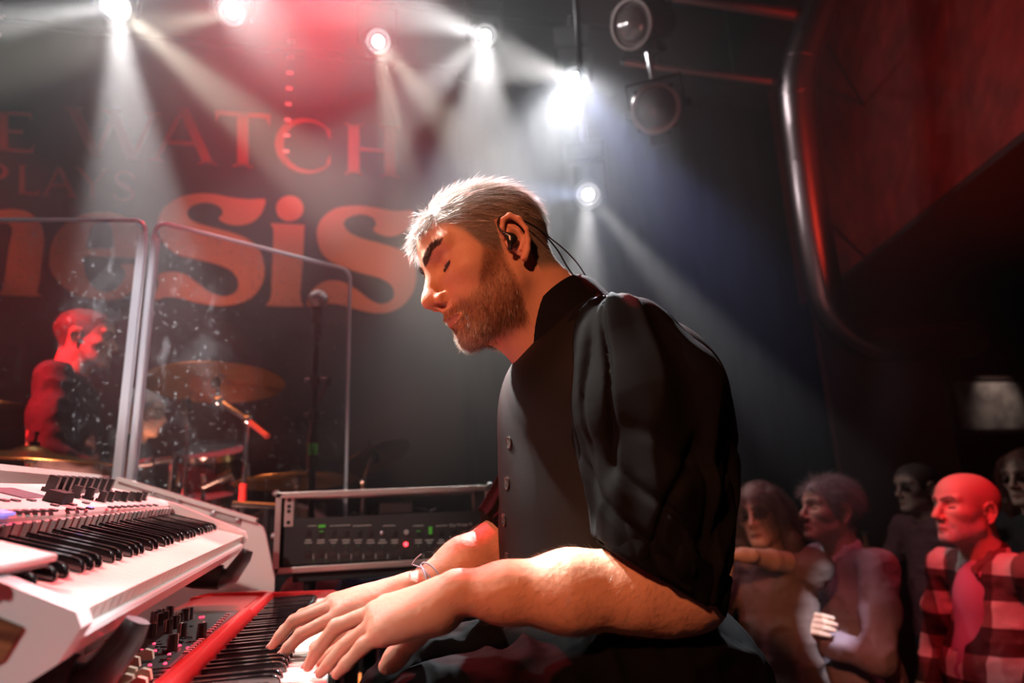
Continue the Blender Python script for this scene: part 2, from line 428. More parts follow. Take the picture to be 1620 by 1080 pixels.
# ---------------------------------------------------------------- human heads (local frame: x forward, y left, z up, origin between the ears)
def head_blob(neck=None, nose=1.0, chin=0.0, lid=0.35, ears=1.0, fat=0.0, fine=True):
    b = Blob()
    b.el((-.010,0,.050), (.098,.076,.084), k=.01)
    b.el((.036,0,.052), (.062,.063,.062), k=.03)
    b.el((.042,0,-.012), (.055,.060+fat,.070), k=.03)
    b.el((.056,.040,-.006), (.032,.024,.020), k=.02, mir=True)
    b.el((.068,0,-.047), (.034,.038+fat,.032), k=.02)
    b.rc((.012,.046+fat,-.050), (.078,.016,-.088-chin), .018, .018, k=.025, mir=True)
    b.el((.040,0,-.058), (.048,.044+fat,.042), k=.02)
    b.el((.087,0,-.086-chin), (.016,.021,.016), k=.016)
    if neck is not None:
        for a, c, r0, r1, k in neck: b.rc(a, c, r0, r1, k=k)
    b.rc((.094,.010,.037), (.078,.047,.041), .0085, .0095, k=.014, mir=True)
    b.el((.098,.033,.017), (.017,.019,.0125), k=.014, op='sub', mir=True)
    b.el((.0725,.0325,.0165), (.0150,.0165,.0145), k=.004, mir=True)
    # nose
    n = nose
    b.rc((.094,0,.027), (.114+.006*(n-1),0,-.010), .0072, .0092*n, k=.012)
    b.el((.1165+.008*(n-1),0,-.0195), (.0125*n,.0125*n,.0115*n), k=.007)
    b.el((.104,.0128*n,-.0265), (.0125,.0080,.0090), k=.006, mir=True)
    b.rc((.108,0,-.034), (.102,0,-.044), .006, .007, k=.008)
    b.el((.1095,.0072,-.0350), (.0068,.0038,.0048), k=.003, op='sub', mir=True)
    # mouth
    b.rc((.1055,0,-.0540), (.092,.024,-.0605), .0062, .0030, k=.006, mir=True)
    b.rc((.1030,0,-.0645), (.091,.021,-.0630), .0066, .0035, k=.007, mir=True)
    b.rc((.1145,0,-.0598), (.096,.0265,-.0615), .0022, .0016, k=.004, op='sub', mir=True)
    b.rc((.104,.0215,-.029), (.0905,.0335,-.058), .0018, .0020, k=.012, op='sub', mir=True)
    if fine:
        b.rc((.0895,.0215,.0078), (.0865,.0440,.0092), .0026, .0022, k=.002, op='sub', mir=True)
        b.rc((.0905,.0200,.0225), (.0845,.0480,.0225), .0012, .0012, k=.004, op='sub', mir=True)
    # ears
    e = ears
    b.el((-.013,.0735,.000), (.0140*e,.0055,.0265*e), R=rotm(-.30, 0.0, -.12), k=.004, mir=True)
    sx = lambda q: (-.006+(q[0]+.006)*.82*e, q[1], q[2]*e)
    hx = [(.003,.0715,.010),(.004,.0770,.022),(-.004,.0815,.0325),(-.016,.0845,.0345),(-.028,.0865,.0240),(-.0315,.0860,.006),(-.0270,.0825,-.010),(-.0195,.0785,-.022),(-.010,.0755,-.030)]
    b.chain([sx(q) for q in hx], [.0034,.0040,.0042,.0044,.0044,.0042,.0040,.0046,.0060], k=.003, mir=True)
    b.el((-.0060,.0790,.001), (.0095,.0080,.0130), k=.004, op='sub', mir=True)
    b.rc((-.014,.0810,.024), (-.0235,.0835,.004), .0030, .0028, k=.003, op='sub', mir=True)
    b.chain([(-.010,.0785,.022),(-.0185,.0800,.010),(-.0185,.0785,-.006),(-.010,.0760,-.016)], [.0030,.0032,.0030,.0028], k=.003, mir=True)
    b.el((.0035,.0735,-.002), (.0038,.0042,.0065), k=.003, mir=True)
    return b
HAIR_X = np.array([-.13,-.034,-.029,.006,.010,.036,.050,.066,.080,.13])
HAIR_Z = np.array([-.048,-.045,.030,.034,-.008,.006,.036,.060,.074,.080])
def ear_zone(P_): return (np.abs(P_[:,1]) > .0735) & (P_[:,0] > -.036) & (P_[:,0] < .006) & (P_[:,2] < .040) & (P_[:,2] > -.04)
def scalp_w(P_, dz=0.0, front=0.0, soft=.004):
    line = np.interp(P_[:,0]-front, HAIR_X, HAIR_Z)+dz
    return sstep(-soft, soft, P_[:,2]-line)*(~ear_zone(P_))
def beard_w(P_, soft=1.0):
    line = np.interp(P_[:,0], [.0,.018,.038,.052,.064,.078,.095,.13], [.0,.012,.008,-.016,-.040,-.044,-.040,-.040])
    w = sstep(-.005*soft, .006*soft, line-P_[:,2])
    w *= sstep(-.112, -.100, P_[:,2]+.28*np.clip(P_[:,0]-.02, -.1, .1)*0 )
    w *= sstep(.006, .018, P_[:,0]+.10*(P_[:,2]+.06)*0)
    lips = ((P_[:,2]+.0608)/.0066)**2+(P_[:,1]/.026)**2
    w *= np.where((P_[:,0] > .088) & (lips < 1), 0, 1)
    below = ((P_[:,2]+.0745)/.005)**2+((np.abs(P_[:,1])-.017)/.009)**2
    w *= np.where((P_[:,0] > .080) & (below < 1), .55, 1)
    w *= ~((P_[:,0] > .098) & (P_[:,2] > -.043))
    w *= ~ear_zone(P_)
    return w
def brow_w(P_):
    y = np.abs(P_[:,1]); zc = np.interp(y, [.006,.020,.035,.052], [.0335,.0395,.0440,.0395]); hw = np.interp(y, [.006,.015,.040,.054], [.0045,.0062,.0050,.002])
    return ((np.abs(P_[:,2]-zc) < hw) & (y > .006) & (y < .054) & (P_[:,0] > .06)).astype(float)
def skin_tint(V, skin, hair_c=None, beard_c=None, brow_c=None, lip=(.34,.14,.115), hair_dz=0.0, hair_front=0.0):
    C = np.tile(np.array(skin, float), (len(V),1))
    red = np.exp(-(((V[:,0]-.112)/.02)**2+(V[:,2]+.018)**2/.02**2))*.5+ear_zone(V)*.4
    C = C*(1-red[:,None])+red[:,None]*np.array([skin[0]*1.05, skin[1]*.72, skin[2]*.68])
    lw = (((V[:,2]+.0608)/.0062)**2+(V[:,1]/.023)**2 < 1) & (V[:,0] > .092)
    C[lw] = lip
    slit = (np.abs(V[:,2]-.0098) < .0026) & (np.abs(np.abs(V[:,1])-.0325) < .0130) & (V[:,0] > .075)
    C[slit] = (.03,.02,.018)
    for w, c in ((scalp_w(V, hair_dz, hair_front, .012), hair_c), (beard_w(V, 2.6)*.7, beard_c), (brow_w(V)*.8, brow_c)):
        if c is not None: C = C*(1-w[:,None])+w[:,None]*np.array(c)
    return C
def unit(a): return a/(np.linalg.norm(a, axis=-1, keepdims=True)+1e-12)
def grow(V, Fq, N, n, wfun, flow, lift, length, width, jitter=.25, curl=.5, seg=4, sink=.001, clump=.22):
    R0, fi = sample_faces(V, Fq, n, wfun)
    nn = unit(N[Fq[fi]].mean(1)); fl = flow(R0); fl = fl-nn*(fl*nn).sum(1, keepdims=True); fl = unit(fl)
    cl = np.stack([vnoise(R0, 95, k_) for k_ in (1,2,3)], 1)
    d = unit(nn*lift(R0)[:,None]+fl*(1-lift(R0))[:,None]+RNG.normal(size=R0.shape)*jitter+cl*clump)
    L = length(R0)*RNG.uniform(.65, 1.2, n)
    c = fl*curl*.8-nn*curl*.55+RNG.normal(size=R0.shape)*curl*.35-cl*clump*1.2
    return strands(R0-nn*sink, d, c, L, width*RNG.uniform(.7, 1.2, n), seg), np.repeat(R0, (seg+1)*2, axis=0)
M_skin = mat('skin', (.6,.4,.3), .52, attr='tint', sss=.12, bump=(260, .28, .0016), spec=.35)
def hair_mat(name):
    M = mat(name, (.3,.3,.3), .38, attr='tint', spec=.6)
    nt = M.node_tree; b = nt.nodes['Principled BSDF']; out = nt.nodes['Material Output']
    tr = nt.nodes.new('ShaderNodeBsdfTranslucent'); mx = nt.nodes.new('ShaderNodeMixShader'); mx.inputs[0].default_value = .35
    a = [n for n in nt.nodes if n.type == 'ATTRIBUTE'][0]
    nt.links.new(a.outputs['Color'], tr.inputs['Color']); nt.links.new(b.outputs[0], mx.inputs[1]); nt.links.new(tr.outputs[0], mx.inputs[2]); nt.links.new(mx.outputs[0], out.inputs[0])
    return M
M_hair = hair_mat('hair_strands')
def strand_obj(name, VF, cols, R, o, root):
    V, Fq = VF; me = pydata(name, toworld(V, R, o), Fq); set_col(me, cols)
    ob = link(name, me, M_hair); rebase(ob, root); return ob
def strand_cols(nst, seg, palette, probs):
    c = np.array(palette)[RNG.choice(len(palette), nst, p=probs)]*RNG.uniform(.8, 1.2, (nst,1))
    return np.repeat(c, (seg+1)*2, axis=0)

# ---------------------------------------------------------------- the keyboard player
HR = rotm(math.pi+math.radians(8.5), math.radians(22), math.radians(9)); HO = np.array([.1905, .916, 1.2775])
def h_loc(p): return (np.asarray(p)-HO) @ HR
CROP=globals().get('CROP',False)
import time; _t0=time.time()
player = thing('person', 'man in a black waistcoat and shirt with rolled sleeves playing the red keyboard', 'person', loc=(.42,.95,0))
nb = h_loc(W(872,560,1.0)); nb2 = h_loc(W(900,500,1.0))
neck = [((-.018,0,-.025), tuple(nb*.5+nb2*.5), .056, .062, .03), ((-.030,0,.0), tuple(nb2), .045, .045, .03), ((.02,0,-.075), tuple(nb), .040, .055, .03)]
HV, HF = head_blob(neck=neck, nose=1.12).mesh(.0014, lo=np.array([-.2,-.1,-.2]))
HN = vnormals(HV, HF)
print('head', len(HV), time.time()-_t0)
SKIN = (.56,.30,.20)
C = skin_tint(HV, SKIN, (.17,.14,.12), (.15,.065,.035), (.04,.028,.022))
# hair
def flow_h(P_):
    f = np.stack([-.75-.0*P_[:,0], np.sign(P_[:,1])*.25, -.35-0*P_[:,0]], 1)
    fr = sstep(.035, .085, P_[:,0])[:,None]*sstep(.06,.09,P_[:,2])[:,None]
    f = f*(1-fr)+fr*np.stack([.55+0*P_[:,0], .2*np.sign(P_[:,1]), .15+0*P_[:,0]], 1)
    return f
len_h = lambda P_: np.interp(P_[:,2], [-.05,-.01,.04,.08,.12], [.006,.012,.020,.030,.032])
lift_h = lambda P_: np.interp(P_[:,2], [-.05,.03,.09,.13], [.10,.12,.22,.26])+.26*sstep(.05,.085,P_[:,0])
nh = 20000
VF, _ = grow(HV, HF, HN, nh, scalp_w, flow_h, lift_h, len_h, .00040, jitter=.11, curl=.7)
hair = strand_obj('hair', VF, strand_cols(nh, 4, [(.78,.75,.72),(.50,.47,.44),(.20,.16,.13),(.08,.06,.05)], [.28,.26,.27,.19]), HR, HO, player)
nbd = 11000
flow_b = lambda P_: np.stack([.35+0*P_[:,0], 0*P_[:,1], -1+0*P_[:,0]], 1)
VF, R0 = grow(HV, HF, HN, nbd, beard_w, flow_b, lambda P_: np.interp(P_[:,2], [-.12,-.08,0], [.55,.40,.25]), lambda P_: np.interp(P_[:,2], [-.12,-.09,-.05,.0], [.011,.011,.008,.006]), .00040, jitter=.18, curl=.5)
cb = strand_cols(nbd, 4, [(.20,.085,.040),(.12,.05,.028),(.34,.17,.09),(.5,.42,.36)], [.4,.28,.22,.10])
cg = strand_cols(nbd, 4, [(.68,.62,.56),(.45,.38,.32),(.28,.16,.10)], [.5,.3,.2])
w = (sstep(.055,.085,R0[:,0])*sstep(-.070,-.085,R0[:,2]))[:,None]
w = (np.repeat(RNG.random(nbd), 10)[:,None] < w*.9)
beard = strand_obj('beard', VF, np.where(w, cg, cb), HR, HO, player)
nbr = 1500
VF, _ = grow(HV, HF, HN, nbr, brow_w, lambda P_: np.stack([-.2+0*P_[:,0], np.sign(P_[:,1]), .25+0*P_[:,0]], 1), lambda P_: .30+0*P_[:,0], lambda P_: .009+0*P_[:,0], .00045, jitter=.15, curl=.3, seg=3)
brows = strand_obj('eyebrow', VF, strand_cols(nbr, 3, [(.03,.02,.016),(.07,.045,.032)], [.7,.3]), HR, HO, player)

# eyes
for sg in (-1, 1):
    c_ = np.array([.0735,sg*.0325,.0150]); gz = unit(np.array([.80,0,-.60]))
    V, Fq = Blob().el(c_, (.0122,.0122,.0122), k=.001).mesh(.0012); q = unit(V-c_)@gz
    col = np.where((q > .90)[:,None], np.array([[.035,.02,.012]]), np.array([[.55,.48,.44]])); col[q > .972] = (.003,.003,.003)
    me = pydata('eye', toworld(V, HR, HO), Fq); set_col(me, col); rebase(link('eye', me, mat('eye_wet', (.5,.5,.5), .12, attr='tint')), player)
# arms and hands, measured joint by joint
arms = Blob()
def finger(pts, rs, k=.004): arms.chain(pts, rs, k=k)
elL, wrL = W(1078,922,.785), W(722,937,.76)
shL = W(985,556,.87)
vL = unit(wrL-elL); dnL = np.array([0,0,-1.0])
arms.chain([shL, elL], [.055,.050], k=.02)
arms.chain([W(1083,926,.785), W(1010,930,.775), W(900,935,.765), W(800,937,.762), wrL], [.046,.0470,.0440,.0320,.0225], k=.02)
arms.rc(W(1108,955,.785), W(1060,950,.78), .022, .034, k=.03)
arms.rc(wrL, W(690,948,.762), .0225, .0220, k=.015)
# left hand: wrist, palm bones, fingers little -> index, thumb
mcpL = [W(607,1000,.740), W(598,981,.757), W(594,967,.775), W(612,956,.795)]
for q, r in zip(mcpL, (.0120,.0125,.0130,.0125)):
    arms.rc(W(697,951,.762)*.75+W(690,965,.79)*.25, q, .0200, r, k=.016)
arms.rc(W(690,965,.752), mcpL[0], .0200, .0130, k=.014)
arms.el(W(658,974,.765), (.040,.034,.018), k=.02)
arms.rc(W(700,968,.765), W(640,992,.768), .0190, .0150, k=.014)
finger([mcpL[0], W(574,1022,.738), W(549,1049,.735), W(533,1066,.734)], [0.0099,0.0085,0.0077,0.0060])
finger([mcpL[1], W(549,1019,.756), W(522,1049,.752), W(507,1064,.750)], [0.0103,0.0088,0.0079,0.0062])
finger([mcpL[2], W(532,991,.777), W(502,1028,.772), W(487,1054,.770)], [0.0103,0.0092,0.0083,0.0063])
finger([mcpL[3], W(562,1005,.800), W(528,1034,.797), W(508,1048,.795)], [0.0106,0.0092,0.0083,0.0063])
finger([W(690,972,.785), W(655,1006,.805), W(630,1035,.806), W(611,1054,.806)], [.0170,.0140,.0122,.0098], k=.01)
arms.el(W(622,1043,.806), (.0125,.0115,.0150), k=.006)
# right arm and hand
elR, wrR = W(862,838,1.06), W(664,934,.955)
shR = W(905,575,1.16)
arms.chain([shR, elR], [.055,.048], k=.02)
arms.chain([elR, W(800,866,1.03), W(735,895,.99), wrR], [.048,.0470,.0400,.0270], k=.02)
mcpR = [W(543,970,.905), W(533,957,.925), W(528,952,.945), W(530,952,.965)]
for q, r in zip(mcpR, (.0130,.0130,.0125,.0120)):
    arms.rc(W(643,942,.945), q, .0215, r, k=.018)
arms.el(W(592,958,.935), (.042,.038,.018), k=.02)
finger([mcpR[0], W(476,1003,.900), W(456,1024,.893), W(445,1036,.890)], [0.0103,0.0088,0.0079,0.0060])
finger([mcpR[1], W(465,982,.922), W(443,1006,.915), W(430,1022,.910)], [0.0103,0.0090,0.0079,0.0060])
finger([mcpR[2], W(478,973,.945), W(450,996,.935), W(438,1010,.930)], [0.0099,0.0086,0.0077,0.0060])
finger([mcpR[3], W(492,968,.965), W(468,985,.955), W(455,997,.95)], [0.0092,0.0081,0.0074,0.0056])
finger([W(640,955,.925), W(580,985,.895), W(530,1008,.882), W(500,1024,.878)], [.0180,.0140,.0118,.0095], k=.01)
# tendons, veins and creases on the skin
def skin_relief(P_): return vnoise(P_, 260, 5)*.0003+vnoise(P_, 70, 6)*.0004
arms.disp(skin_relief)
AV, AF = arms.mesh(.0018, hi=np.array([2,2,.905]))
AV = relax(AV, AF, 1, .4)
print('arms', len(AV), time.time()-_t0)
trunk = Blob()
neckB, chestC, bellyC, pelv = W(882,545,1.0), W(925,720,.99), W(935,880,.96), np.array([.40,.95,.705])
trunk.chain([neckB, chestC, bellyC, pelv], [.06,.10,.10,.10], k=.05)
trunk.rc(shL+np.array([.02,.03,0]), shR, .05, .05, k=.04)
for s_ in (0, 1):
    yy = (.855, 1.055)[s_]
    trunk.chain([(.36,yy,.695), (.10,yy,.645), (-.12,yy-.02,.50), (-.09,yy-.02,.26), (-.06,yy-.02,.09)], [.082,.074,.054,.048,.036], k=.03)
    trunk.rc((-.05,yy-.02,.052), (-.21,yy-.02,.040), .036, .030, k=.03)
TV, TF = trunk.mesh(.007)
V, Fq = joinm([(toworld(HV, HR, HO), HF), (AV, AF), (TV, TF)])
knuck = np.zeros(len(AV))
for q in mcpL+mcpR: knuck = np.maximum(knuck, np.exp(-((AV-q)**2).sum(1)/.018**2)*.5)
tipw = np.zeros(len(AV))
for q in (W(533,1066,.734), W(507,1064,.75), W(487,1054,.77), W(445,1036,.89), W(430,1022,.91), W(611,1054,.806)): tipw = np.maximum(tipw, np.exp(-((AV-q)**2).sum(1)/.016**2)*.6)
kk = np.maximum(knuck, tipw)[:,None]
CA = np.tile(np.array(SKIN), (len(AV),1))*(1-kk)+kk*np.array([.66,.30,.22])
me = pydata('body', V, Fq); set_col(me, np.concatenate([C, CA, np.tile(SKIN, (len(TV),1))]))
body = link('body', me, M_skin); rebase(body, player)
# fingernails
M_nail = mat('nail', (.70,.46,.38), .25, spec=.6)
for tip, prv, r_ in ((W(533,1066,.734), W(549,1049,.735), .0060), (W(507,1064,.75), W(522,1049,.752), .0062), (W(487,1054,.77), W(502,1028,.772), .0063), (W(445,1036,.89), W(456,1024,.893), .0060), (W(430,1022,.91), W(443,1006,.915), .0060), (W(611,1054,.806), W(630,1035,.806), .0095)):
    d_ = unit(tip-prv); u_ = np.array([0,0,1.0]) if r_ < .009 else np.array([.5,-.6,.6]); u_ = unit(u_-d_*(u_@d_)); l_ = np.cross(u_, d_)
    V, Fq = Blob().el(tip+d_*.0005+u_*r_*.82, (.0060,.0042,.0014), R=np.stack([d_, l_, u_], 1), k=.001).mesh(.0006)
    rebase(link('fingernail', pydata('fingernail', V, Fq), M_nail), player)
# arm hair
AN = vnormals(AV, AF)
axL, axR = unit(wrL-elL), unit(wrR-elR)
def armw(P_):
    tL = ((P_-elL)@axL)/np.linalg.norm(wrL-elL); dL = np.linalg.norm(P_-elL-np.outer((P_-elL)@axL, axL), axis=1)
    tR = ((P_-elR)@axR)/np.linalg.norm(wrR-elR); dR = np.linalg.norm(P_-elR-np.outer((P_-elR)@axR, axR), axis=1)
    return ((tL > .0) & (tL < 1.05) & (dL < .075))*1.0+((tR > .1) & (tR < 1.0) & (dR < .075))*1.0
nah = 8000
VF, _ = grow(AV, AF, AN, nah, armw, lambda P_: np.tile(axL*.6+np.array([0,0,-.5]), (len(P_),1)), lambda P_: .33+0*P_[:,0], lambda P_: .012+0*P_[:,0], .00018, jitter=.25, curl=.6, seg=3)
strand_obj('arm_hair', VF, strand_cols(nah, 3, [(.05,.03,.02),(.14,.08,.045),(.30,.20,.12)], [.5,.35,.15]), np.eye(3), np.zeros(3), player)

# ---- clothes
M_vest = mat('waistcoat_cloth', (.0055,.0048,.0050), .62, bump=(900, .35, .001), spec=.18)
M_shirt = mat('shirt_cloth', (.0042,.0042,.0046), .8, bump=(1400, .4, .0008), spec=.08)
M_trouser = mat('trouser_cloth', (.0032,.0032,.0036), .85, bump=(1100, .4, .0008), spec=.06)
def cloth(name, blob, h, m_, rel=1):
    V, Fq = blob.mesh(h); V = relax(V, Fq, rel, .5)
    me = pydata(name, V, Fq); o = link(name, me, m_); rebase(o, player); return o, V, Fq
vest = Blob()
vest.el(W(935,715,1.0), (.142,.165,.155), k=.06)
vest.el(W(905,612,1.0), (.086,.150,.09), k=.06)
vest.el(W(962,640,.99), (.130,.165,.10), k=.06)
vest.el(W(1010,640,.98), (.115,.160,.12), k=.06)
vest.el(W(938,860,.965), (.128,.160,.14), k=.07)
vest.el(W(945,1000,.95), (.135,.165,.12), k=.06)
vest.rc(W(955,530,.92), W(905,560,1.13), .050, .050, k=.05)
vest.el((.40,.95,.70), (.14,.18,.10), k=.05)
_vax = unit(W(935,900,1.0)-W(905,600,1.0))
def vest_folds(P_):
    a = (P_-chestC)@_vax
    low = sstep(.02, .16, a)
    f = np.sin(a*62+3*vnoise(P_, 9, 2)+(P_[:,0]-.3)*14)*.0030*low
    f += vnoise(P_*np.array([1,1,.6]), 14, 3)*.0035
    return f
vest.disp(vest_folds)
vo, VV, VFq = cloth('waistcoat', vest, .0042, M_vest)
def arm_folds(A, B, seed):
    ax = unit(np.asarray(B)-np.asarray(A)); L = np.linalg.norm(np.asarray(B)-np.asarray(A))
    e1 = unit(np.cross(ax, [0,1,.2])); e2 = np.cross(ax, e1)
    def f(P_):
        q = P_-A; t = q@ax; u = q@e1; v = q@e2; ang = np.arctan2(u, v)
        g = np.abs(vnoise(np.stack([t*5+ang*.9, ang*2.6, t*2.2], 1), 1.0, seed))
        h_ = np.abs(vnoise(np.stack([t*16+ang*1.8, ang*1.1, u*0], 1), 1.0, seed+3))
        w = sstep(.35*L, .95*L, t)
        c1 = np.exp(-(vnoise(np.stack([t*6+ang*1.1, ang*2.0, t*1.5], 1), 1.0, seed+7)/.10)**2)
        c2 = np.exp(-(vnoise(np.stack([t*15-ang*1.4, ang*.9, t*2], 1), 1.0, seed+9)/.12)**2)
        return (g-.35)*.016*(1-.4*w)+(h_-.35)*.010*w+c1*.0090+c2*.0080*sstep(.2*L, .6*L, t)
    return f
sl = Blob()
slp = [W(985,556,.87), W(1023,645,.835), W(1042,760,.80), W(1046,860,.785), W(1050,925,.78)]
sl.chain(slp, [.070,.096,.081,.074,.066], k=.03)
sl.rc(W(950,535,.93), slp[0], .055, .070, k=.03)
sl.rc(W(1085,640,.88), W(1092,720,.84), .060, .062, k=.04)
sl.disp(arm_folds(slp[0], slp[-1], 11))
q1, q2 = W(958,860,.77), W(1140,966,.77); nrm = np.cross(q2-q1, unit(q1-_C)); nrm = nrm*np.sign(nrm@(slp[-1]-slp[1]))
sl.cut(q1, nrm)
so, SV, SF = cloth('sleeve', sl, .0030, M_shirt)
# rolled cuff band
cf = Blob()
cf.rc(slp[3], slp[4], .0790, .0720, k=.01); cf.disp(arm_folds(slp[0], slp[-1], 23)); cf.cut(q1+unit(nrm)*.004, nrm); cf.cut(q1-unit(nrm)*.040, -nrm)
cloth('cuff', cf, .0030, M_shirt)
sr = Blob(); slr = [W(905,575,1.16), W(880,700,1.12), W(850,800,1.07), W(800,856,1.035)]
sr.chain(slr, [.065,.075,.070,.062], k=.03); sr.disp(arm_folds(slr[0], slr[-1], 31)); sr.cut(W(790,858,1.03), slr[3]-slr[2]+np.array([-.03,0,0]))
cloth('sleeve', sr, .0035, M_shirt)
tr = Blob()
for s_ in (0, 1):
    yy = (.855, 1.055)[s_]
    tr.chain([(.36,yy,.70), (.10,yy,.650), (-.12,yy-.02,.50), (-.09,yy-.02,.26), (-.07,yy-.02,.11)], [.098,.092,.070,.066,.056], k=.03)
tr.el((.40,.95,.69), (.15,.19,.10), k=.05)
tr.el((.30,.95,.68), (.12,.16,.075), k=.05)
tr.disp(lambda P_: (np.abs(vnoise(P_*np.array([1,.5,1]), 24, 41))-.35)*.016+np.abs(vnoise(P_, 55, 42))*.004)
cloth('trousers', tr, .0050, M_trouser)
for yy in (.835, 1.035):
    sb_ = Blob(); sb_.rc((-.05,yy,.060), (-.06,yy,.10), .046, .042, k=.02).rc((-.05,yy,.050), (-.23,yy,.040), .046, .036, k=.03).cut((0,0,.002), (0,0,-1))
    cloth('shoe', sb_, .006, mat('shoe_leather', (.01,.01,.01), .35))
# stand-up collar
cft, cbt = W(815,549,1.0), W(922,436,1.0)
cc = (cft+cbt)/2; e1 = unit(cft-cbt); ha = np.linalg.norm(cft-cbt)/2; e2 = unit(np.cross(e1, np.array([0,0,1.0]))); e3 = unit(np.cross(e2, e1)); e3 = e3*np.sign(e3[2])
mb = MB(); nn_ = 48; rows = []
for (dz, sa, sb, off) in ((-.062,1.06,1.32,.0),(-.045,1.05,1.18,.0),(-.02,1.06,1.08,.001),(0,1.0,1.0,0),(.0012,.975,.965,0),(-.02,1.00,1.02,0),(-.05,1.04,1.10,.0)):
    for k_ in range(nn_):
        a = 2*math.pi*(k_+.5)/nn_; wv = 1+.015*math.sin(3*a+dz*60)
        p = cc+e1*math.cos(a)*ha*sa*wv+e2*math.sin(a)*.064*sb*wv+e3*(dz-.012*max(0, math.cos(a))**6*(1 if dz > -.03 else 0))-e1*off
        mb.v.append(tuple(p))
gap = {nn_-1}
for r in range(6):
    for k_ in range(nn_):
        if k_ in gap: continue
        mb.f.append((r*nn_+k_, r*nn_+(k_+1) % nn_, (r+1)*nn_+(k_+1) % nn_, (r+1)*nn_+k_))
co = mb.obj('collar', M_shirt, smooth=True); rebase(co, player)
# buttons sit on the waistcoat front
from mathutils.bvhtree import BVHTree
bvh = BVHTree.FromPolygons([tuple(p) for p in VV], [tuple(int(i) for i in q) for q in VFq])
M_but = mat('button_horn', (.03,.028,.026), .25, spec=.7)
def on_vest(px, py):
    hit = bvh.ray_cast(Vector(_C), Vector(ray(px, py)).normalized()); return hit
for (px, py) in ((803,764),(786,822),(803,884),(806,700)):
    h_ = on_vest(px, py)
    if h_[0] is None: h_ = on_vest(px+12, py)
    if h_[0] is None: continue
    M_ = look_mat(h_[0]-h_[1]*.0005, h_[0]+h_[1])
    b_ = MB().lathe([(.0088,0),(.0092,.0012),(.0090,.0026),(.0078,.0032),(.0066,.0022),(.0,.0020)], 20, M_).obj('button', M_but, smooth=True); rebase(b_, player)
# bracelet of grey cord on the right wrist
M_cord = mat('grey_cord', (.32,.36,.42), .8)
bx = unit(W(735,895,.99)-wrR); bc = wrR+bx*.012; b1 = unit(np.cross(bx, [0,1,0])); b2 = np.cross(bx, b1)
mb = MB()
for j, (sh, ti) in enumerate(((0,.10),(.004,-.25),(.009,.22))):
    mb.tube([bc+bx*(sh+.010*ti*10*math.sin(a)*.3)+(b1*math.cos(a)+b2*math.sin(a))*(.0305+.001*j) for a in np.linspace(0, 2*math.pi, 40)], .0013, 6)
top = bc+b1*np.sign(b1[2])*.031
mb.tube([top, top+np.array([-.010,-.004,.004]), top+np.array([-.004,-.006,.012]), top+np.array([.004,-.006,.018])], .0011, 6)
o = mb.obj('bracelet', M_cord, smooth=True); rebase(o, player)
# earphone with cable
M_blk = mat('black_plastic', (.012,.012,.013), .3, spec=.6)
eb = Blob(); eb.el((-.002,.0815,.000), (.0085,.0060,.0090), k=.004); eb.rc((.002,.0815,-.004), (.006,.0790,-.012), .0040, .0034, k=.004); eb.rc((-.002,.082,.003), (.005,.0815,.012), .0045, .003, k=.004)
V, Fq = eb.mesh(.0009); ep = link('earphone', pydata('earphone', toworld(V, HR, HO), Fq), M_blk); rebase(ep, player)
pth = catmull([(.005,.0815,.012),(.0075,.0800,.022),(.004,.0790,.033),(-.008,.0780,.040),(-.024,.0790,.034),(-.038,.0790,.020),(-.055,.0735,.004),(-.080,.050,-.020),(-.098,.025,-.045),(-.110,.012,-.075),(-.112,.006,-.11)], 6, False)
o = MB().tube([toworld(q[None], HR, HO)[0] for q in pth], .0014, 8).obj('cable', M_blk, smooth=True); rebase(o, ep)
o = MB().tube([toworld(q[None], HR, HO)[0] for q in catmull([(-.055,.0735,.004),(-.085,.060,-.030),(-.115,.030,-.055),(-.126,.012,-.085),(-.118,.006,-.12)], 6, False)], .0011, 8).obj('cable', M_blk, smooth=True); rebase(o, ep)
print('player done', time.time()-_t0)
# ---------------------------------------------------------------- the room
M_black = mat('black_paint', (.005,.0045,.005), .8)
M_stage = mat('stage_floor', (.016,.015,.015), .55, bump=(30, .2, .003), noise=(6, .35, .7, (.03,.027,.026)))
M_redwall = mat('red_plaster', (.16,.014,.008), .75, bump=(9, .6, .02), noise=(5, .35, .65, (.085,.008,.006)))
M_maroon = mat('maroon_wall', (.10,.016,.012), .8, bump=(12, .4, .01))
def struct(name, mb, m_, **kw): o = mb.obj(name, m_); o['kind'] = 'structure'; return o
struct('floor', MB().box((-1.6,1.7,-.06), (6.0,6.6,.12)), M_stage)
struct('floor_hall', MB().box((3.9,1.7,-.80), (5.0,6.6,.10)), M_stage)
struct('trim_1', MB().box((1.39,1.7,-.435), (.02,6.6,.63)), M_black)
M_drape = mat('black_drape', (.004,.0036,.004), .95, spec=.1)
# back wall hung with black pleated drape
n = 420; xs = np.linspace(-4.6, 6.4, n); mb = MB()
ys = 4.55+.03*np.sin(xs*26)+.015*np.sin(xs*11+1)
mb.add([(x, y, -.75) for x, y in zip(xs, ys)]+[(x, y, 4.3) for x, y in zip(xs, ys)], [(i, i+1, n+i+1, n+i) for i in range(n-1)])
o = struct('wall_back', mb, M_drape)
struct('wall_left', MB().box((-4.6,1.7,1.8), (.1,6.6,5.2)), M_black)
struct('wall_right', MB().box((6.4,1.7,1.8), (.1,6.6,5.2)), M_maroon)
struct('ceiling', MB().box((.9,1.7,4.35), (11.1,6.6,.1)), M_black)
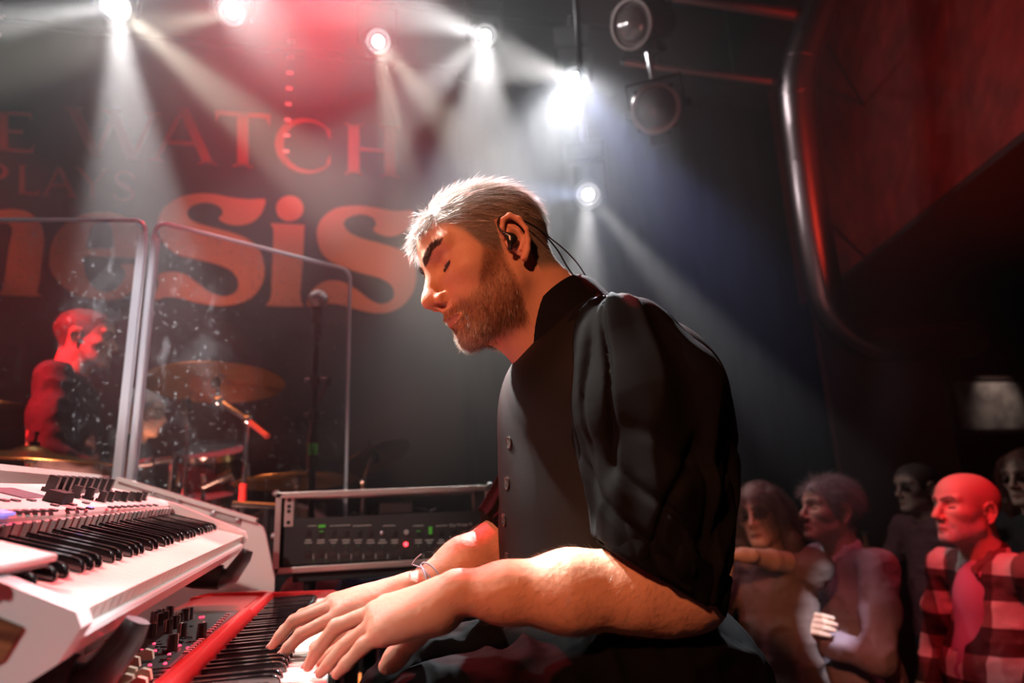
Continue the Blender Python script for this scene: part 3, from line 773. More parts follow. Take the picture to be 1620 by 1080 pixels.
# balcony front: red plaster above, dark soffit below
ba, bb = np.array([3.08,3.33]), np.array([2.69,1.92]); bc_ = bb+(bb-ba)*1.2
fp = [tuple(ba), tuple(bc_), (6.35,bc_[1]), (6.35,4.3), (ba[0]+.25,4.3)]
mb = MB(); mb.prism(fp, 2.37, 4.29)
o = mb.obj('wall_balcony', M_redwall); o['kind'] = 'structure'
o = MB().prism(fp, 2.335, 2.369).obj('ceiling_balcony', M_black); o['kind'] = 'structure'
o = MB().box((4.1,4.44,1.55), (1.1,.05,4.3)).obj('wall_panel', M_maroon); o['kind'] = 'structure'
# framed glossy picture on the hall wall
pc = WY(1565,640,4.36)
t = thing('framed_picture', 'dark framed glossy picture hung on the maroon hall wall', 'picture', loc=tuple(pc))
hw, hh = .40, .235
MB().prism([[(-hw,-hh),(hw,-hh),(hw,hh),(-hw,hh)], [(-hw+.035,-hh+.035),(-hw+.035,hh-.035),(hw-.035,hh-.035),(hw-.035,-hh+.035)]], -.02, .025, 'xz').obj('frame', mat('frame_wood', (.02,.012,.01), .4), t)
MB().box((0,.0,0), (2*hw-.06,.012,2*hh-.06)).obj('print', mat('picture_print', (.16,.13,.13), .15, noise=(5, .4, .6, (.34,.29,.27)), spec=.8), t)
for sx in (-.7, .7): MB().box((sx*hw*.5,.03,hh*.6), (.02,.03,.03)).obj('hanger', M_black, t)
# ---------------------------------------------------------------- banner with its lettering
YB = 4.30
banner = thing('banner', 'black stage backdrop banner with orange lettering hung behind the drums', 'banner', loc=(-1.1,YB,2.6))
n = 60; xs = np.linspace(-1.75, 1.75, n); mb = MB(); zs = np.linspace(-1.6, 1.6, 4)
wav = lambda x, z: .012+.006*math.sin(x*7+z*.6)
for z in zs:
    for x in xs: mb.v.append((x, wav(x, z), z))
for j in range(3):
    for i in range(n-1): mb.f.append((j*n+i, j*n+i+1, (j+1)*n+i+1, (j+1)*n+i))
c_ = mb.obj('cloth', mat('banner_cloth', (.012,.009,.010), .9, spec=.2), banner, smooth=True)
md = c_.modifiers.new('thickness', 'SOLIDIFY'); md.thickness = .003
MB().tube([(-1.8,.01,1.61),(1.8,.01,1.61)], .022, 12).obj('batten', M_black, banner, smooth=True)
M_letter = mat('orange_print', (.62,.13,.045), .8); M_letter2 = mat('red_print', (.42,.055,.035), .8)
def bpt(px, py): p = WY(px, py, YB); return (p[0]+1.1, p[2]-2.6)
def letter(loops, m_, closed=True):
    L = [[bpt(*q) for q in lp] for lp in loops]
    MB().prism(L, -.0035, .004, 'xz').obj('letter', m_, banner)
def zz(pts, ox, oy, s): return [(ox+x/s, oy+y/s) for x, y in pts]
def smooth_loop(pts, n=6): return [tuple(q) for q in catmull(pts, n)]
SZ = 1440/280
s1 = [(150,345),(160,280),(215,190),(330,115),(480,85),(620,90),(760,118),(900,130),(1022,128),(1020,185),(985,260),(920,315),(830,340),(740,335),(680,312),(648,285),(680,250),(670,205),(620,170),(550,155),(470,165),(410,195),(390,240),(415,290),(490,330),(620,365),(780,410),(900,465),(985,550),(1018,660),(1015,770),(970,870),(890,945),(770,985),(650,995),(520,980),(400,950),(290,925),(200,925),(140,945),(130,900),(160,820),(160,745),(230,722),(310,722),(390,750),(470,810),(560,875),(640,910),(710,918),(780,890),(808,830),(795,765),(740,705),(640,660),(480,620),(330,585),(230,520),(170,430)]
letter([smooth_loop(zz(s1, 220, 290, SZ), 4)], M_letter)
letter([[(220+(1226+112*math.cos(a))/SZ, 290+(205+104*math.sin(a))/SZ) for a in np.linspace(0, 2*math.pi, 40)[:-1]]], M_letter)
i1 = [(1070,325),(1345,338),(1343,420),(1335,590),(1322,760),(1312,900),(1318,960),(1342,1000),(1200,1003),(1030,992),(1062,960),(1078,900),(1080,760),(1088,590),(1094,430),(1092,370)]
letter([zz(i1, 220, 290, SZ)], M_letter)
s2 = [(418,420),(430,340),(475,270),(570,205),(680,185),(800,185),(930,205),(1060,225),(1200,222),(1195,290),(1160,360),(1100,410),(1020,430),(950,420),(905,400),(878,375),(900,335),(880,285),(820,258),(750,255),(680,275),(640,310),(645,355),(690,405),(790,450),(940,490),(1070,530),(1170,600),(1222,700),(1225,800),(1195,900),(1120,990),(1020,1045),(900,1055),(780,1035),(660,1000),(560,980),(450,985),(350,1000),(345,930),(400,850),(480,800),(570,790),(660,815),(750,870),(840,940),(920,980),(985,975),(1035,940),(1045,880),(1015,820),(930,770),(800,735),(660,690),(530,635),(450,550)]
letter([smooth_loop(zz(s2, 420, 290, SZ), 4)], M_letter)
SZ2 = 1337/260
e_o = [(405,600),(420,500),(470,400),(560,310),(680,255),(800,235),(930,240),(1050,285),(1130,360),(1160,450),(1165,540),(1160,600),(1000,600),(840,597),(690,595),(680,660),(700,760),(760,845),(850,885),(930,870),(1000,800),(1020,730),(1000,690),(985,665),(1060,655),(1140,670),(1160,740),(1130,830),(1050,900),(930,945),(800,945),(660,920),(540,860),(450,770),(410,690)]
e_i = [(705,528),(720,430),(750,345),(810,308),(870,312),(915,360),(922,450),(918,528),(810,530)]
letter([smooth_loop(zz(e_o, 0, 290, SZ2), 4), smooth_loop(zz(e_i, 0, 290, SZ2), 3)[::-1]], M_letter)
n_o = [(-420,230),(-250,250),(-170,300),(-100,255),(0,220),(110,212),(220,230),(300,290),(345,370),(355,480),(335,640),(318,800),(300,880),(325,915),(150,915),(0,905),(25,860),(45,760),(60,640),(80,500),(100,400),(85,340),(30,318),(-60,330),(-150,380),(-190,480),(-210,640),(-215,800),(-200,870),(-190,905),(-420,895),(-400,830),(-380,640),(-360,430),(-380,300)]
letter([smooth_loop(zz(n_o, 0, 290, SZ2), 4)], M_letter)
# serif capitals: rows set on straight lines measured off the banner
def serif(ch, x0, y0, x1, y1, hgt, adv):
    # glyph box: u 0..1 across, v 0..1 up; strokes as polygons
    def st(u0, v0, u1, v1, w):   # slanted stroke of horizontal width w
        return [(u0-w/2,v0),(u0+w/2,v0),(u1+w/2,v1),(u1-w/2,v1)]
    def sf(u, v, w=.26, up=1): return [(u-w/2,v),(u+w/2,v),(u+w/4,v+.05*up),(u-w/4,v+.05*up)]
    T, N = .17, .07
    g = {'W': [st(.02,1,.30,0,T*.8), st(.30,0,.52,.95,N), st(.48,1,.74,0,T*.8), st(.74,0,.98,1,N), sf(.02,1,.24,-1), sf(.98,1,.2,-1), sf(.49,1,.22,-1)],
         'A': [st(.06,0,.50,1,N), st(.92,0,.50,1,T), [(.2,.33),(.76,.33),(.74,.40),(.23,.40)], sf(.07,0,.26), sf(.9,0,.34)],
         'T': [st(.5,0,.5,1,T*1.15), [(.02,.93),(.98,.93),(1.0,1.0),(0,1.0)], [(0,1),(.02,.80),(.08,.93)], [(1,1),(.98,.80),(.92,.93)], sf(.5,0,.40)],
         'H': [st(.17,0,.17,1,T*1.2), st(.83,0,.83,1,T*1.2), [(.2,.48),(.8,.48),(.8,.54),(.2,.54)], sf(.17,0,.36), sf(.83,0,.36), sf(.17,1,.36,-1), sf(.83,1,.36,-1)],
         'E': [st(.22,0,.22,1,T*1.2), [(.2,0),(.95,0),(1.0,.22),(.9,.06),(.2,.06)], [(.2,1),(.9,1),(.93,.82),(.86,.94),(.2,.94)], [(.2,.48),(.7,.48),(.7,.54),(.2,.54)], sf(.2,0,.36), sf(.2,1,.36,-1)],
         'L': [st(.25,0,.25,1,T*1.2), [(.2,0),(.95,0),(1.0,.22),(.9,.06),(.2,.06)], sf(.25,0,.38), sf(.25,1,.38,-1)],
         'P': [st(.28,0,.28,1,T*1.3), sf(.28,0,.42), sf(.28,1,.36,-1)],
         'Y': [st(.05,1,.5,.48,T), st(.5,.48,.92,1,N), st(.5,0,.5,.52,T*1.1), sf(.5,0,.36), sf(.06,1,.3,-1), sf(.92,1,.26,-1)], 'C': [], 'S': []}[ch]
    g = [list(p) for p in g]
    if ch == 'C':
        o_ = [(.52+.50*math.cos(a), .5+.54*math.sin(a)) for a in np.linspace(.75, 2*math.pi-.75, 26)]
        i_ = [(.58+.42*math.cos(a), .5+.48*math.sin(a)) for a in np.linspace(2*math.pi-.80, .80, 26)]
        g = [o_+i_]
        g += [[(.86,.82),(.92,.86),(.92,.66)], [(.86,.18),(.92,.16),(.92,.36)]]
    if ch == 'P':
        o_ = [(.28,1)]+[(.50+.42*math.cos(a), .73+.27*math.sin(a)) for a in np.linspace(math.pi/2, -math.pi/2, 14)]+[(.28,.46)]
        i_ = [(.28,.52)]+[(.46+.28*math.cos(a), .73+.21*math.sin(a)) for a in np.linspace(-math.pi/2, math.pi/2, 14)]+[(.28,.94)]
        g.append(o_+i_)
    if ch == 'S':
        c_l = catmull([(.88,.80),(.70,.96),(.42,.96),(.22,.80),(.30,.62),(.55,.50),(.80,.34),(.80,.14),(.55,.02),(.28,.04),(.12,.22)], 5, False)
        tg = np.gradient(c_l, axis=0); nr = np.stack([-tg[:,1], tg[:,0]], 1); nr /= np.linalg.norm(nr, axis=1, keepdims=True)
        k_ = np.linspace(0, 1, len(c_l)); wd_ = .03+.075*np.exp(-((k_-.5)/.2)**2)
        g = [[tuple(q) for q in c_l+nr*wd_[:,None]]+[tuple(q) for q in (c_l-nr*wd_[:,None])[::-1]]]
    mb = MB()
    for p in g:
        pp = [(x0+(x1-x0)*(q[0]*adv)/math.hypot(x1-x0, y1-y0)-(-.06)*0, y0+(y1-y0)*(q[0]*adv)/math.hypot(x1-x0, y1-y0)-q[1]*hgt) for q in p]
        # verticals follow the photo's lean through the plane mapping
        mb.prism([bpt(*q) for q in pp], -.0035, .004, 'xz')
    mb.obj('letter', M_letter2, banner)
def row(items, base0, base1):
    for ch, xa, xb, hgt in items:
        f = lambda x: base0[1]+(base1[1]-base0[1])*(x-base0[0])/(base1[0]-base0[0])
        serif(ch, xa, f(xa), xb, f(xb), hgt, math.hypot(xb-xa, f(xb)-f(xa)))
row([('E',-8,55,62),('W',113,245,76),('A',240,338,86),('T',340,428,86),('C',433,530,80),('H',545,632,80)], (0,238), (632,281))
row([('P',-30,17,46),('L',26,62,46),('A',68,120,47),('Y',122,172,47),('S',174,218,46)], (26,306), (218,319))

# ---------------------------------------------------------------- rig: pipes, moving heads, dark fresnels
M_metal = mat('black_metal', (.02,.019,.02), .4, metal=.6)
M_steel = mat('steel', (.55,.55,.58), .28, metal=1.0)
def pipe(a, b, r, label, m_=M_metal, name='rig_pipe'):
    a = Vector(a); b = Vector(b); t = thing(name, label, 'pipe', loc=tuple(a))
    MB().tube([(0,0,0), b-a], r, 14).obj('tube', m_, t, smooth=True)
    d = (b-a).normalized()
    for k in (0, 1): MB().tube([(b-a)*k-d*.012, (b-a)*k+d*.012], r*1.15, 14).obj('end_cap', M_black, t, smooth=True)
    n = max(2, int((b-a).length/1.6))
    for k in range(n):
        q = (b-a)*((k+.5)/n); top = 4.30-(a+q).z
        if top > .02: MB().tube([q, q+Vector((0,0,top))], .006, 6).obj('hanger', M_metal, t)
    return t
za = LP['a'][2]
pipe((LP['a'][0]-.8,LAMP_Y+.12,za+.33), (LP['b'][0]+.25,LAMP_Y+.12,LP['b'][2]+.33), .024, 'black lighting bar above the two lamps over the drums')
pipe((LP['c'][0]-.35,LAMP_Y+.12,LP['c'][2]+.36), (LP['e'][0]+.3,LAMP_Y+.12,LP['e'][2]+.46), .024, 'black lighting bar carrying three lit lamps over the stage')
pipe(W(985,98,3.6), W(1225,130,3.4), .018, 'thin reddish pipe running behind the lower dark lamp', mat('rust_pipe', (.12,.03,.022), .5, metal=.4))
pipe(W(1060,-8,3.4), W(1262,24,3.3), .03, 'thick pipe up under the ceiling beside the duct', mat('rust_pipe2', (.10,.025,.02), .5, metal=.4))
M_lens = mat('lit_lens', (1,1,1), .3, emit=((1,.98,.95), 60))
LAMP_LABEL = {'a': 'brightest lit stage lamp pouring white beams down over the banner letters', 'b': 'lit stage lamp beside the red glow under the ceiling', 'c': 'lit stage lamp with a narrow warm beam above the banner letter H',
              'd': 'lit stage lamp on the bar above the player, throwing white beams sideways', 'e': 'lit stage lamp with a blue edged beam next to the dark lamps', 'f': 'lit stage lamp hung low right behind the player\'s head'}
for k in LAMPS:
    p = Vector(LP[k]); aim = Vector((.1,0,1.0)); M_ = look_mat(p, aim)
    t = thing('moving_head_lamp', LAMP_LABEL[k], 'stage lamp', mw=M_, group='lit moving head lamps')
    MB().lathe([(.03,-.22),(.065,-.20),(.075,-.12),(.078,.02),(.070,.055),(.058,.06)], 24).obj('head', M_metal, t, smooth=True)
    MB().lathe([(.028 if k != 'a' else .050,.058),(.025,.064),(.0,.068)], 24).obj('lens', M_lens, t, smooth=True)
    MB().lathe([(.058,.055),(.062,.075),(.056,.075),(.053,.058)], 24, close=False).obj('bezel', M_black, t, smooth=True)
    y = MB()
    for s_ in (-1, 1): y.box((s_*.098,.0,-.05), (.014,.05,.09), .003); y.box((s_*.098,.09,-.07), (.014,.16,.05), .003)
    y.box((0,.175,-.07), (.21,.02,.07), .004)
    y.obj('yoke', M_black, t)
    MB().box((0,.23,-.07), (.20,.09,.14), .008).obj('base', M_black, t)
    MB().tube([(0,.275,-.07),(0,.33,-.06)], .018, 10).obj('clamp', M_metal, t)
    if k == 'f': MB().tube([(0,.33,-.06),(0,1.35,.45)], .014, 8).obj('drop_pole', M_metal, t)
for (px, py, d, tx, rr, lab) in ((1038,172,3.1,(-.3,0,1.0),.085,'unlit dark lamp with a round glass lens hung below the thin pipe'), (1005,38,3.1,(-2.2,.8,1.0),.085,'unlit dark lamp turned aside up near the ceiling')):
    p = Vector(W(px, py, d)); M_ = look_mat(p, tx)
    t = thing('fresnel_lamp', lab, 'stage lamp', mw=M_, group='dark fresnel lamps')
    MB().lathe([(.05,-.24),(.09,-.22),(.105,-.10),(.108,.0),(.112,.01),(.112,.03),(.095,.03)], 32).obj('housing', M_metal, t, smooth=True)
    MB().lathe([(.094,.012),(.080,.030),(.055,.045),(.0,.055)], 32).obj('lens', mat('lens_glass', (.22,.19,.18), .06, spec=1.0, metal=.35), t, smooth=True)
    MB().lathe([(.108,.022),(.116,.030),(.112,.042),(.100,.042),(.096,.030)], 32).obj('bezel', mat('bezel_metal', (.35,.28,.27), .3, metal=1.0), t, smooth=True)
    y = MB()
    for s_ in (-1, 1): y.box((s_*.128,.05,-.08), (.012,.16,.03), .002)
    y.box((0,.135,-.08), (.268,.014,.03), .002); y.obj('yoke', M_metal, t)
    for s_ in (-1, 1): MB().lathe([(.018,0),(.018,.02),(.012,.024)], 12, Matrix.Translation((s_*.134,0,-.08)) @ Matrix.Rotation(s_*math.pi/2, 4, 'Y')).obj('knob', M_black, t, smooth=True)
    MB().tube([(0,.14,-.08),(0,.26,-.05)], .012, 8).obj('clamp', M_steel, t)
    MB().box((0,-.14,-.05), (.10,.05,.08), .005).obj('lamp_box', M_metal, t)
    for a in (.8, 2.3, 3.9, 5.4): MB().box((.118*math.cos(a),.118*math.sin(a),.02), (.02,.02,.03), .003).obj('clip', M_metal, t)
# hanging strings of small reflectors in front of the banner
for (px, y0, y1, nn_, lab) in ((461,66,240,8,'string of small pinkish reflector plates hanging before the banner letter C'), (9,28,232,8,'string of small pinkish reflector plates hanging before the banner letter E')):
    top = WY(px+3, y0-60, 3.9); bot = WY(px-8, y1+30, 3.9); bot[0] = top[0]
    t = thing('reflector_string', lab, 'reflector string', loc=tuple(top))
    L = Vector(bot)-Vector(top); L.x = 0
    MB().tube([(0,0,4.3-top[2]), L], .0015, 5).obj('cord', M_black, t)
    mp = MB().box((0,0,0), (.036,.004,.020), .002).mesh('plate'); M_pl = mat('reflector_plate', (.8,.55,.5), .35)
    for k in range(nn_):
        z = WY(px, y0+(y1-y0)*k/(nn_-1), 3.9)[2]; link('plate', mp, M_pl, t, loc=(0,-.003,z-top[2]))
# ventilation duct
M_duct = mat('duct_metal', (.32,.25,.26), .32, metal=1.0)
pts = [W(1312,-60,3.4), W(1300,0,3.4), W(1268,95,3.4), W(1262,150,3.4), W(1272,250,3.4), W(1288,370,3.4), W(1306,465,3.4), W(1325,505,3.4), W(1362,535,3.4), W(1410,545,3.4), W(1540,535,3.5)]
duct = thing('ventilation_duct', 'shiny round metal ventilation duct bending down past the red balcony wall', 'duct', loc=tuple(pts[4]))
pp = catmull(pts, 5, False)-pts[4]
for k in range(0, len(pp)-1, 5):
    MB().tube([pp[j] for j in range(k, min(k+6, len(pp)))], .092, 24, cap=False).obj('duct_section', M_duct, duct, smooth=True)
for k in (10, 15, 20, 25, 30, 35):
    d = Vector(unit(pp[min(k+1, len(pp)-1)]-pp[k-1])); q = Vector(pp[k]); MB().tube([q-d*.008, q+d*.008], .096, 24).obj('seam_ring', M_duct, duct, smooth=True)
for k in (8, 24): MB().tube([Vector(pp[k])+Vector((.09,0,0)), Vector(pp[k])+Vector((.75,.5,.02))], .008, 6).obj('bracket', M_metal, duct)
# ---------------------------------------------------------------- haze over the rear stage
hz = MB().box((-.9,2.95,2.27), (6.9,2.9,3.96)).obj('haze', None)
Mh = bpy.data.materials.new('haze'); Mh.use_nodes = True; nt = Mh.node_tree; nt.nodes.clear()
vsn = nt.nodes.new('ShaderNodeVolumeScatter'); vsn.inputs['Density'].default_value = .045; vsn.inputs['Anisotropy'].default_value = .35; vsn.inputs['Color'].default_value = (.97,.97,1,1)
on = nt.nodes.new('ShaderNodeOutputMaterial'); nt.links.new(vsn.outputs[0], on.inputs['Volume'])
_g = nt.nodes.new('ShaderNodeNewGeometry'); _s = nt.nodes.new('ShaderNodeSeparateXYZ'); _r = nt.nodes.new('ShaderNodeMapRange'); _r.interpolation_type = 'SMOOTHSTEP'   # density shaped to thin downward so audience and drums stay unveiled
_r.inputs[1].default_value = .45; _r.inputs[2].default_value = 2.1; _r.inputs[3].default_value = .0; _r.inputs[4].default_value = .050
nt.links.new(_g.outputs['Position'], _s.inputs[0]); nt.links.new(_s.outputs[2], _r.inputs[0]); nt.links.new(_r.outputs[0], vsn.inputs['Density'])
hz.data.materials.append(Mh); props(hz, 'thin stage haze hanging over the rear stage', 'haze', kind='stuff')
# ---------------------------------------------------------------- keyboards
M_white_key = mat('key_ivory', (.80,.76,.68), .25, spec=.5); M_black_key = mat('key_black', (.008,.008,.009), .12, spec=.7, coat=.5)
M_cap = mat('knob_black', (.012,.012,.013), .35); M_line = mat('knob_line', (.75,.73,.68), .5)
def key_meshes(depth, bdepth, pw=.0235):
    w = MB().box((-depth/2,0,-.009), (depth,pw-.0011,.018), .0008).mesh('white_key')
    e_ = -depth+bdepth
    prof = [(-depth,-.012),(e_-.001,-.012),(e_,-.006),(e_-.0015,.0035),(e_-.0035,.0080),(e_-.0070,.0110),(e_-.012,.0124),(e_-.02,.0128),(-depth,.0118)]
    mb = MB()
    for (sgn) in (0,):
        V = []; n = len(prof)
        for yy, ins in ((-.0058,0),(-.0045,1),(.0045,1),(.0058,0)):
            for (x, z) in prof: V.append((x, yy, z+(0 if ins else (-.0014 if z > 0 else 0))))
        Fc = [(i*n+k, i*n+(k+1) % n, (i+1)*n+(k+1) % n, (i+1)*n+k) for i in range(3) for k in range(n)]+[tuple(range(n)), tuple(3*n+k for k in range(n-1,-1,-1))]
        mb.add(V, Fc)
    return w, mb.mesh('black_key', smooth=True)
def keybed(root, y0, count, first, depth, bdepth, z=0.0, x=0.0, pw=.0235, dip=()):
    w, b = key_meshes(depth, bdepth, pw)
    for i in range(count):
        o = link('white_key', w, M_white_key, root, loc=(x, y0+pw*(i+.5), z))
        if i in dip: o.rotation_euler = (0, math.radians(2.2), 0)
        nm = 'ABCDEFG'[(first+i) % 7]
        if nm in 'ACDFG' and i < count-1:
            off = {'A': .001, 'C': -.002, 'D': .002, 'F': -.0025, 'G': 0}[nm]
            link('black_key', b, M_black_key, root, loc=(x, y0+pw*(i+1)+off, z))
def knob(root, loc, r=.0075, h=.018, ang=.6, m_=None, line=True, square=False, name='knob'):
    key = (r, h, square)
    if key not in KN:
        if square: KN[key] = MB().prism([(-r,-r*.8),(r,-r*.8),(r,r*.8),(-r,r*.8)], 0, h*.25).prism([(-r*.62,-r*.8),(r*.95,-r*.8),(r*.75,r*.8),(-r*.62,r*.8)], h*.25, h).mesh('knob')
        else: KN[key] = MB().lathe([(r*1.08,0),(r*1.05,h*.15),(r,h*.2),(r*.92,h*.94),(r*.82,h),(0,h)], 18).mesh('knob', True)
        KN[(key, 'l')] = MB().box((r*.5,0,h+.0003), (r*1.0,r*.16,.0012)).box((r*.97,0,h*.6), (.0012,r*.16,h*.8)).mesh('pointer')
    o = link(name, KN[key], m_ or M_cap, root, loc=loc); o.rotation_euler = (0, 0, ang)
    if line: link('pointer', KN[(key, 'l')], M_line, o)
    return o
KN = {}
def on_plane(px, py, Mw, z0):        # where a photo pixel meets the plane z=z0 of a frame, in that frame
    Mi = Mw.inverted(); o = Mi @ Vector(_C); d = (Mi.to_3x3()) @ Vector(ray(px, py)); t = (z0-o.z)/d.z; return o+d*t

# red stage keyboard
M_red = mat('red_lacquer', (.42,.012,.014), .28, coat=.6); M_panel = mat('panel_graphite', (.045,.042,.043), .45)
RK = Matrix.Translation((-.043,1.105,.735)) @ Matrix.Rotation(math.radians(.8), 4, 'Z')
rk = thing('stage_keyboard', 'red stage keyboard with a knob panel under the player\'s hands', 'keyboard', mw=RK)
HL = .655
MB().box((-.170,0,-.072), (.335,2*HL,.066), .004).obj('case', M_red, rk)
MB().prism([(-.338,-.04),(-.178,-.04),(-.178,.012),(-.30,.020),(-.338,.012)], -HL, HL, 'xz').obj('deck', M_red, rk)
for s_ in (-1, 1): MB().prism([(-.338,-.04),(.004,-.04),(.004,.004),(-.02,.012),(-.15,.016),(-.18,.022),(-.30,.026),(-.338,.018)], s_*HL-.014, s_*HL+.014, 'xz').obj('end_cheek', M_red, rk)
kb0 = -.652+.026
MB().tube([(-.168,-HL,.010),(-.168,.30,.010)], .0165, 14).obj('front_bar', M_red, rk, smooth=True)
MB().tube([(-.166,.30,.006),(-.166,HL,.006)], .0130, 14).obj('front_bar', M_red, rk, smooth=True)
keybed(rk, -.628, 53, 0, .150, .100, dip=(15, 17))
MB().box((.000,0,-.034), (.012,2*HL-.03,.020), .002).obj('key_slip', M_cap, rk)
def deckz(x): return np.interp(x, [-.338,-.30,-.178], [.012,.020,.012])
pan = MB(); pan.prism([(-.326,.0150),(-.300,.0215),(-.190,.0145),(-.190,.0120),(-.300,.0180),(-.326,.0130)], -.63, .36, 'xz'); pan = pan.obj('control_panel', M_panel, rk)
MB().prism([(-.326,.0148),(-.300,.0213),(-.186,.0143),(-.186,.0120),(-.300,.0180),(-.326,.0130)], .362, .63, 'xz').obj('far_deck_plate', mat('dull_red_plate', (.20,.030,.026), .35), rk)
PZ0 = .018
def rkp(zx, zy): return on_plane(140+zx/5.4, 900+zy/5.4, RK, PZ0)
for (zx, zy) in ((250,775),(462,575),(530,590),(600,490),(640,470),(690,418),(675,552),(735,512),(770,488),(820,446),(855,432),(795,585),(715,695),(965,585),(560,470),(610,450)):
    q = rkp(zx, zy); knob(rk, (q.x, q.y, PZ0-.001), .0072, .022, random.uniform(-2, 2))
M_btn = mat('button_grey', (.30,.25,.25), .5); M_btn2 = mat('button_dark', (.05,.048,.05), .5)
mbt = MB().box((0,0,.0015), (.008,.0065,.003), .0008).mesh('button'); mbd = MB().box((0,0,.001), (.005,.010,.002), .0006).mesh('button')
for (a, b, n) in (((1030,545),(1190,392),9),((835,722),(962,612),7)):
    for k in range(n):
        t = k/(n-1); q = rkp(a[0]+(b[0]-a[0])*t, a[1]+(b[1]-a[1])*t); link('button', mbt, M_btn, rk, loc=(q.x, q.y, PZ0))
for k in range(70):
    q = rkp(random.uniform(420, 900), random.uniform(460, 790))
    if -.318 < q.x < -.200 and -.6 < q.y < .34: link('button', mbd, random.choice([M_btn2, M_btn2, M_btn]), rk, loc=(q.x, q.y, PZ0-.0005))
mled = MB().lathe([(.0022,0),(.0022,.0012),(.0012,.0022),(0,.0024)], 10).mesh('indicator', True)
M_ledr = mat('led_red', (.6,.01,.03), .3, emit=((1,.02,.06), 6)); M_ledg = mat('led_green', (.1,.5,.02), .3, emit=((.2,1,.05), 4))
for (zx, zy) in ((980,412),(955,415),(560,642),(570,702),(780,657),(690,732),(655,812),(405,762),(525,825),(430,600),(740,600)): q = rkp(zx, zy); link('indicator', mled, M_ledr, rk, loc=(q.x, q.y, PZ0))
for (zx, zy) in ((848,677),(455,697)): q = rkp(zx, zy); link('indicator', mled, M_ledg, rk, loc=(q.x, q.y, PZ0))
q = rkp(265,715); MB().box((0,0,.001), (.020,.055,.003), .0005).obj('display', mat('lcd_blue', (.05,.08,.3), .2, emit=((.12,.2,1.0), 1.2)), rk, loc=(q.x-.012, q.y, PZ0))
q = rkp(300,600); MB().box((0,0,.0005), (.03,.07,.0015)).obj('display_frame', mat('panel_red_line', (.4,.02,.02), .5), rk, loc=(q.x-.010, q.y+.03, PZ0))
M_cream = mat('fader_cream', (.72,.64,.50), .45)
for (zx, zy) in ((350,845),(320,945),(440,960),(470,780),(290,1010),(400,1040)):
    q = rkp(zx, zy); MB().prism([(-.012,0),(.012,0),(.010,.010),(.002,.013),(-.010,.007)], -.0045, .0045, 'xz').obj('fader', M_cream, rk, loc=(q.x, q.y, PZ0+.001))
for (zx, zy) in ((590,845),(580,880),(570,915),(560,950)):
    q = rkp(zx, zy); MB().box((0,0,.0), (.055,.003,.0015)).obj('slot', M_cap, rk, loc=(q.x, q.y, PZ0-.0008))
q0 = on_plane(140+990/5.4, 900+228/5.4, RK, .0205); MB().box((0,0,.0), (.034,.040,.001)).obj('sticker', mat('sticker_red', (.75,.06,.06), .6), rk, loc=(q0.x, q0.y, .0203))

# white synthesizer tilted on the upper tier
Fv = Vector((-.254,1.581,.8904)); Nv = Vector((-.224,.622,.8548)); u_ = (Fv-Nv).normalized()
x_ = Vector((math.cos(.2915),0,-math.sin(.2915))); x_ = (x_-u_*x_.dot(u_)).normalized(); z_ = x_.cross(u_)
SY = frame((Fv+Nv)/2, x_, u_, z_)
M_wht = mat('white_lacquer', (.80,.77,.74), .32, coat=.3); M_grey = mat('slot_grey', (.42,.40,.39), .5)
sy = thing('synthesizer', 'white synthesizer with wooden end panel tilted on the upper tier', 'keyboard', mw=SY)
SL = .48
endp = [(-.315,.028),(-.160,.030),(.004,.004),(.012,-.006),(.006,-.034),(-.022,-.066),(-.10,-.082),(-.315,-.082)]
MB().prism(endp, -SL-.012, -SL+.014, 'xz').obj('end_cheek', M_wht, sy)
MB().prism([(-.315,.028),(-.160,.030),(.000,.008),(.008,-.004),(.004,-.026),(-.015,-.044),(-.315,-.058)], SL-.012, SL+.010, 'xz').obj('end_cheek', M_wht, sy)
wd_m = mat('walnut', (.20,.075,.028), .5); nt = wd_m.node_tree
_tc = nt.nodes.new('ShaderNodeTexCoord'); _mp = nt.nodes.new('ShaderNodeMapping'); _mp.inputs['Scale'].default_value = (6,40,90); _ns = nt.nodes.new('ShaderNodeTexNoise'); _ns.inputs['Scale'].default_value = 2.0; _cr = nt.nodes.new('ShaderNodeValToRGB')
_cr.color_ramp.elements[0].position = .35; _cr.color_ramp.elements[0].color = (.10,.033,.012,1); _cr.color_ramp.elements[1].position = .65; _cr.color_ramp.elements[1].color = (.30,.13,.05,1)
nt.links.new(_tc.outputs['Object'], _mp.inputs[0]); nt.links.new(_mp.outputs[0], _ns.inputs[0]); nt.links.new(_ns.outputs[0], _cr.inputs[0]); nt.links.new(_cr.outputs[0], nt.nodes['Principled BSDF'].inputs['Base Color'])
MB().prism([(-.30,.010),(-.150,.008),(-.026,-.014),(-.030,-.038),(-.052,-.056),(-.11,-.064),(-.30,-.064)], -SL-.0145, -SL-.010, 'xz').obj('wood_inlay', wd_m, sy)
MB().box((-.170,0,-.046), (.285,2*SL-.03,.022), .003).obj('bottom', M_wht, sy)
MB().prism([(-.012,-.016),(.006,-.016),(.008,-.020),(.002,-.038),(-.012,-.050),(-.04,-.056)], -SL, SL, 'xz').obj('front_rail', M_wht, sy)
MB().prism([(-.312,-.06),(-.165,-.06),(-.165,.024),(-.170,.029),(-.308,.029),(-.312,.024)], -SL+.01, SL-.010, 'xz').obj('panel', M_wht, sy)
MB().box((-.160,0,.0), (.008,2*SL-.03,.040)).obj('slot_wall', M_grey, sy)
rib = MB().box((0,0,0), (.003,.004,.036)).mesh('rib')
for k in range(36): link('rib', rib, M_grey, sy, loc=(-.156, -.42+k*.0245, .004))
k0 = SL-.014-39*.0235
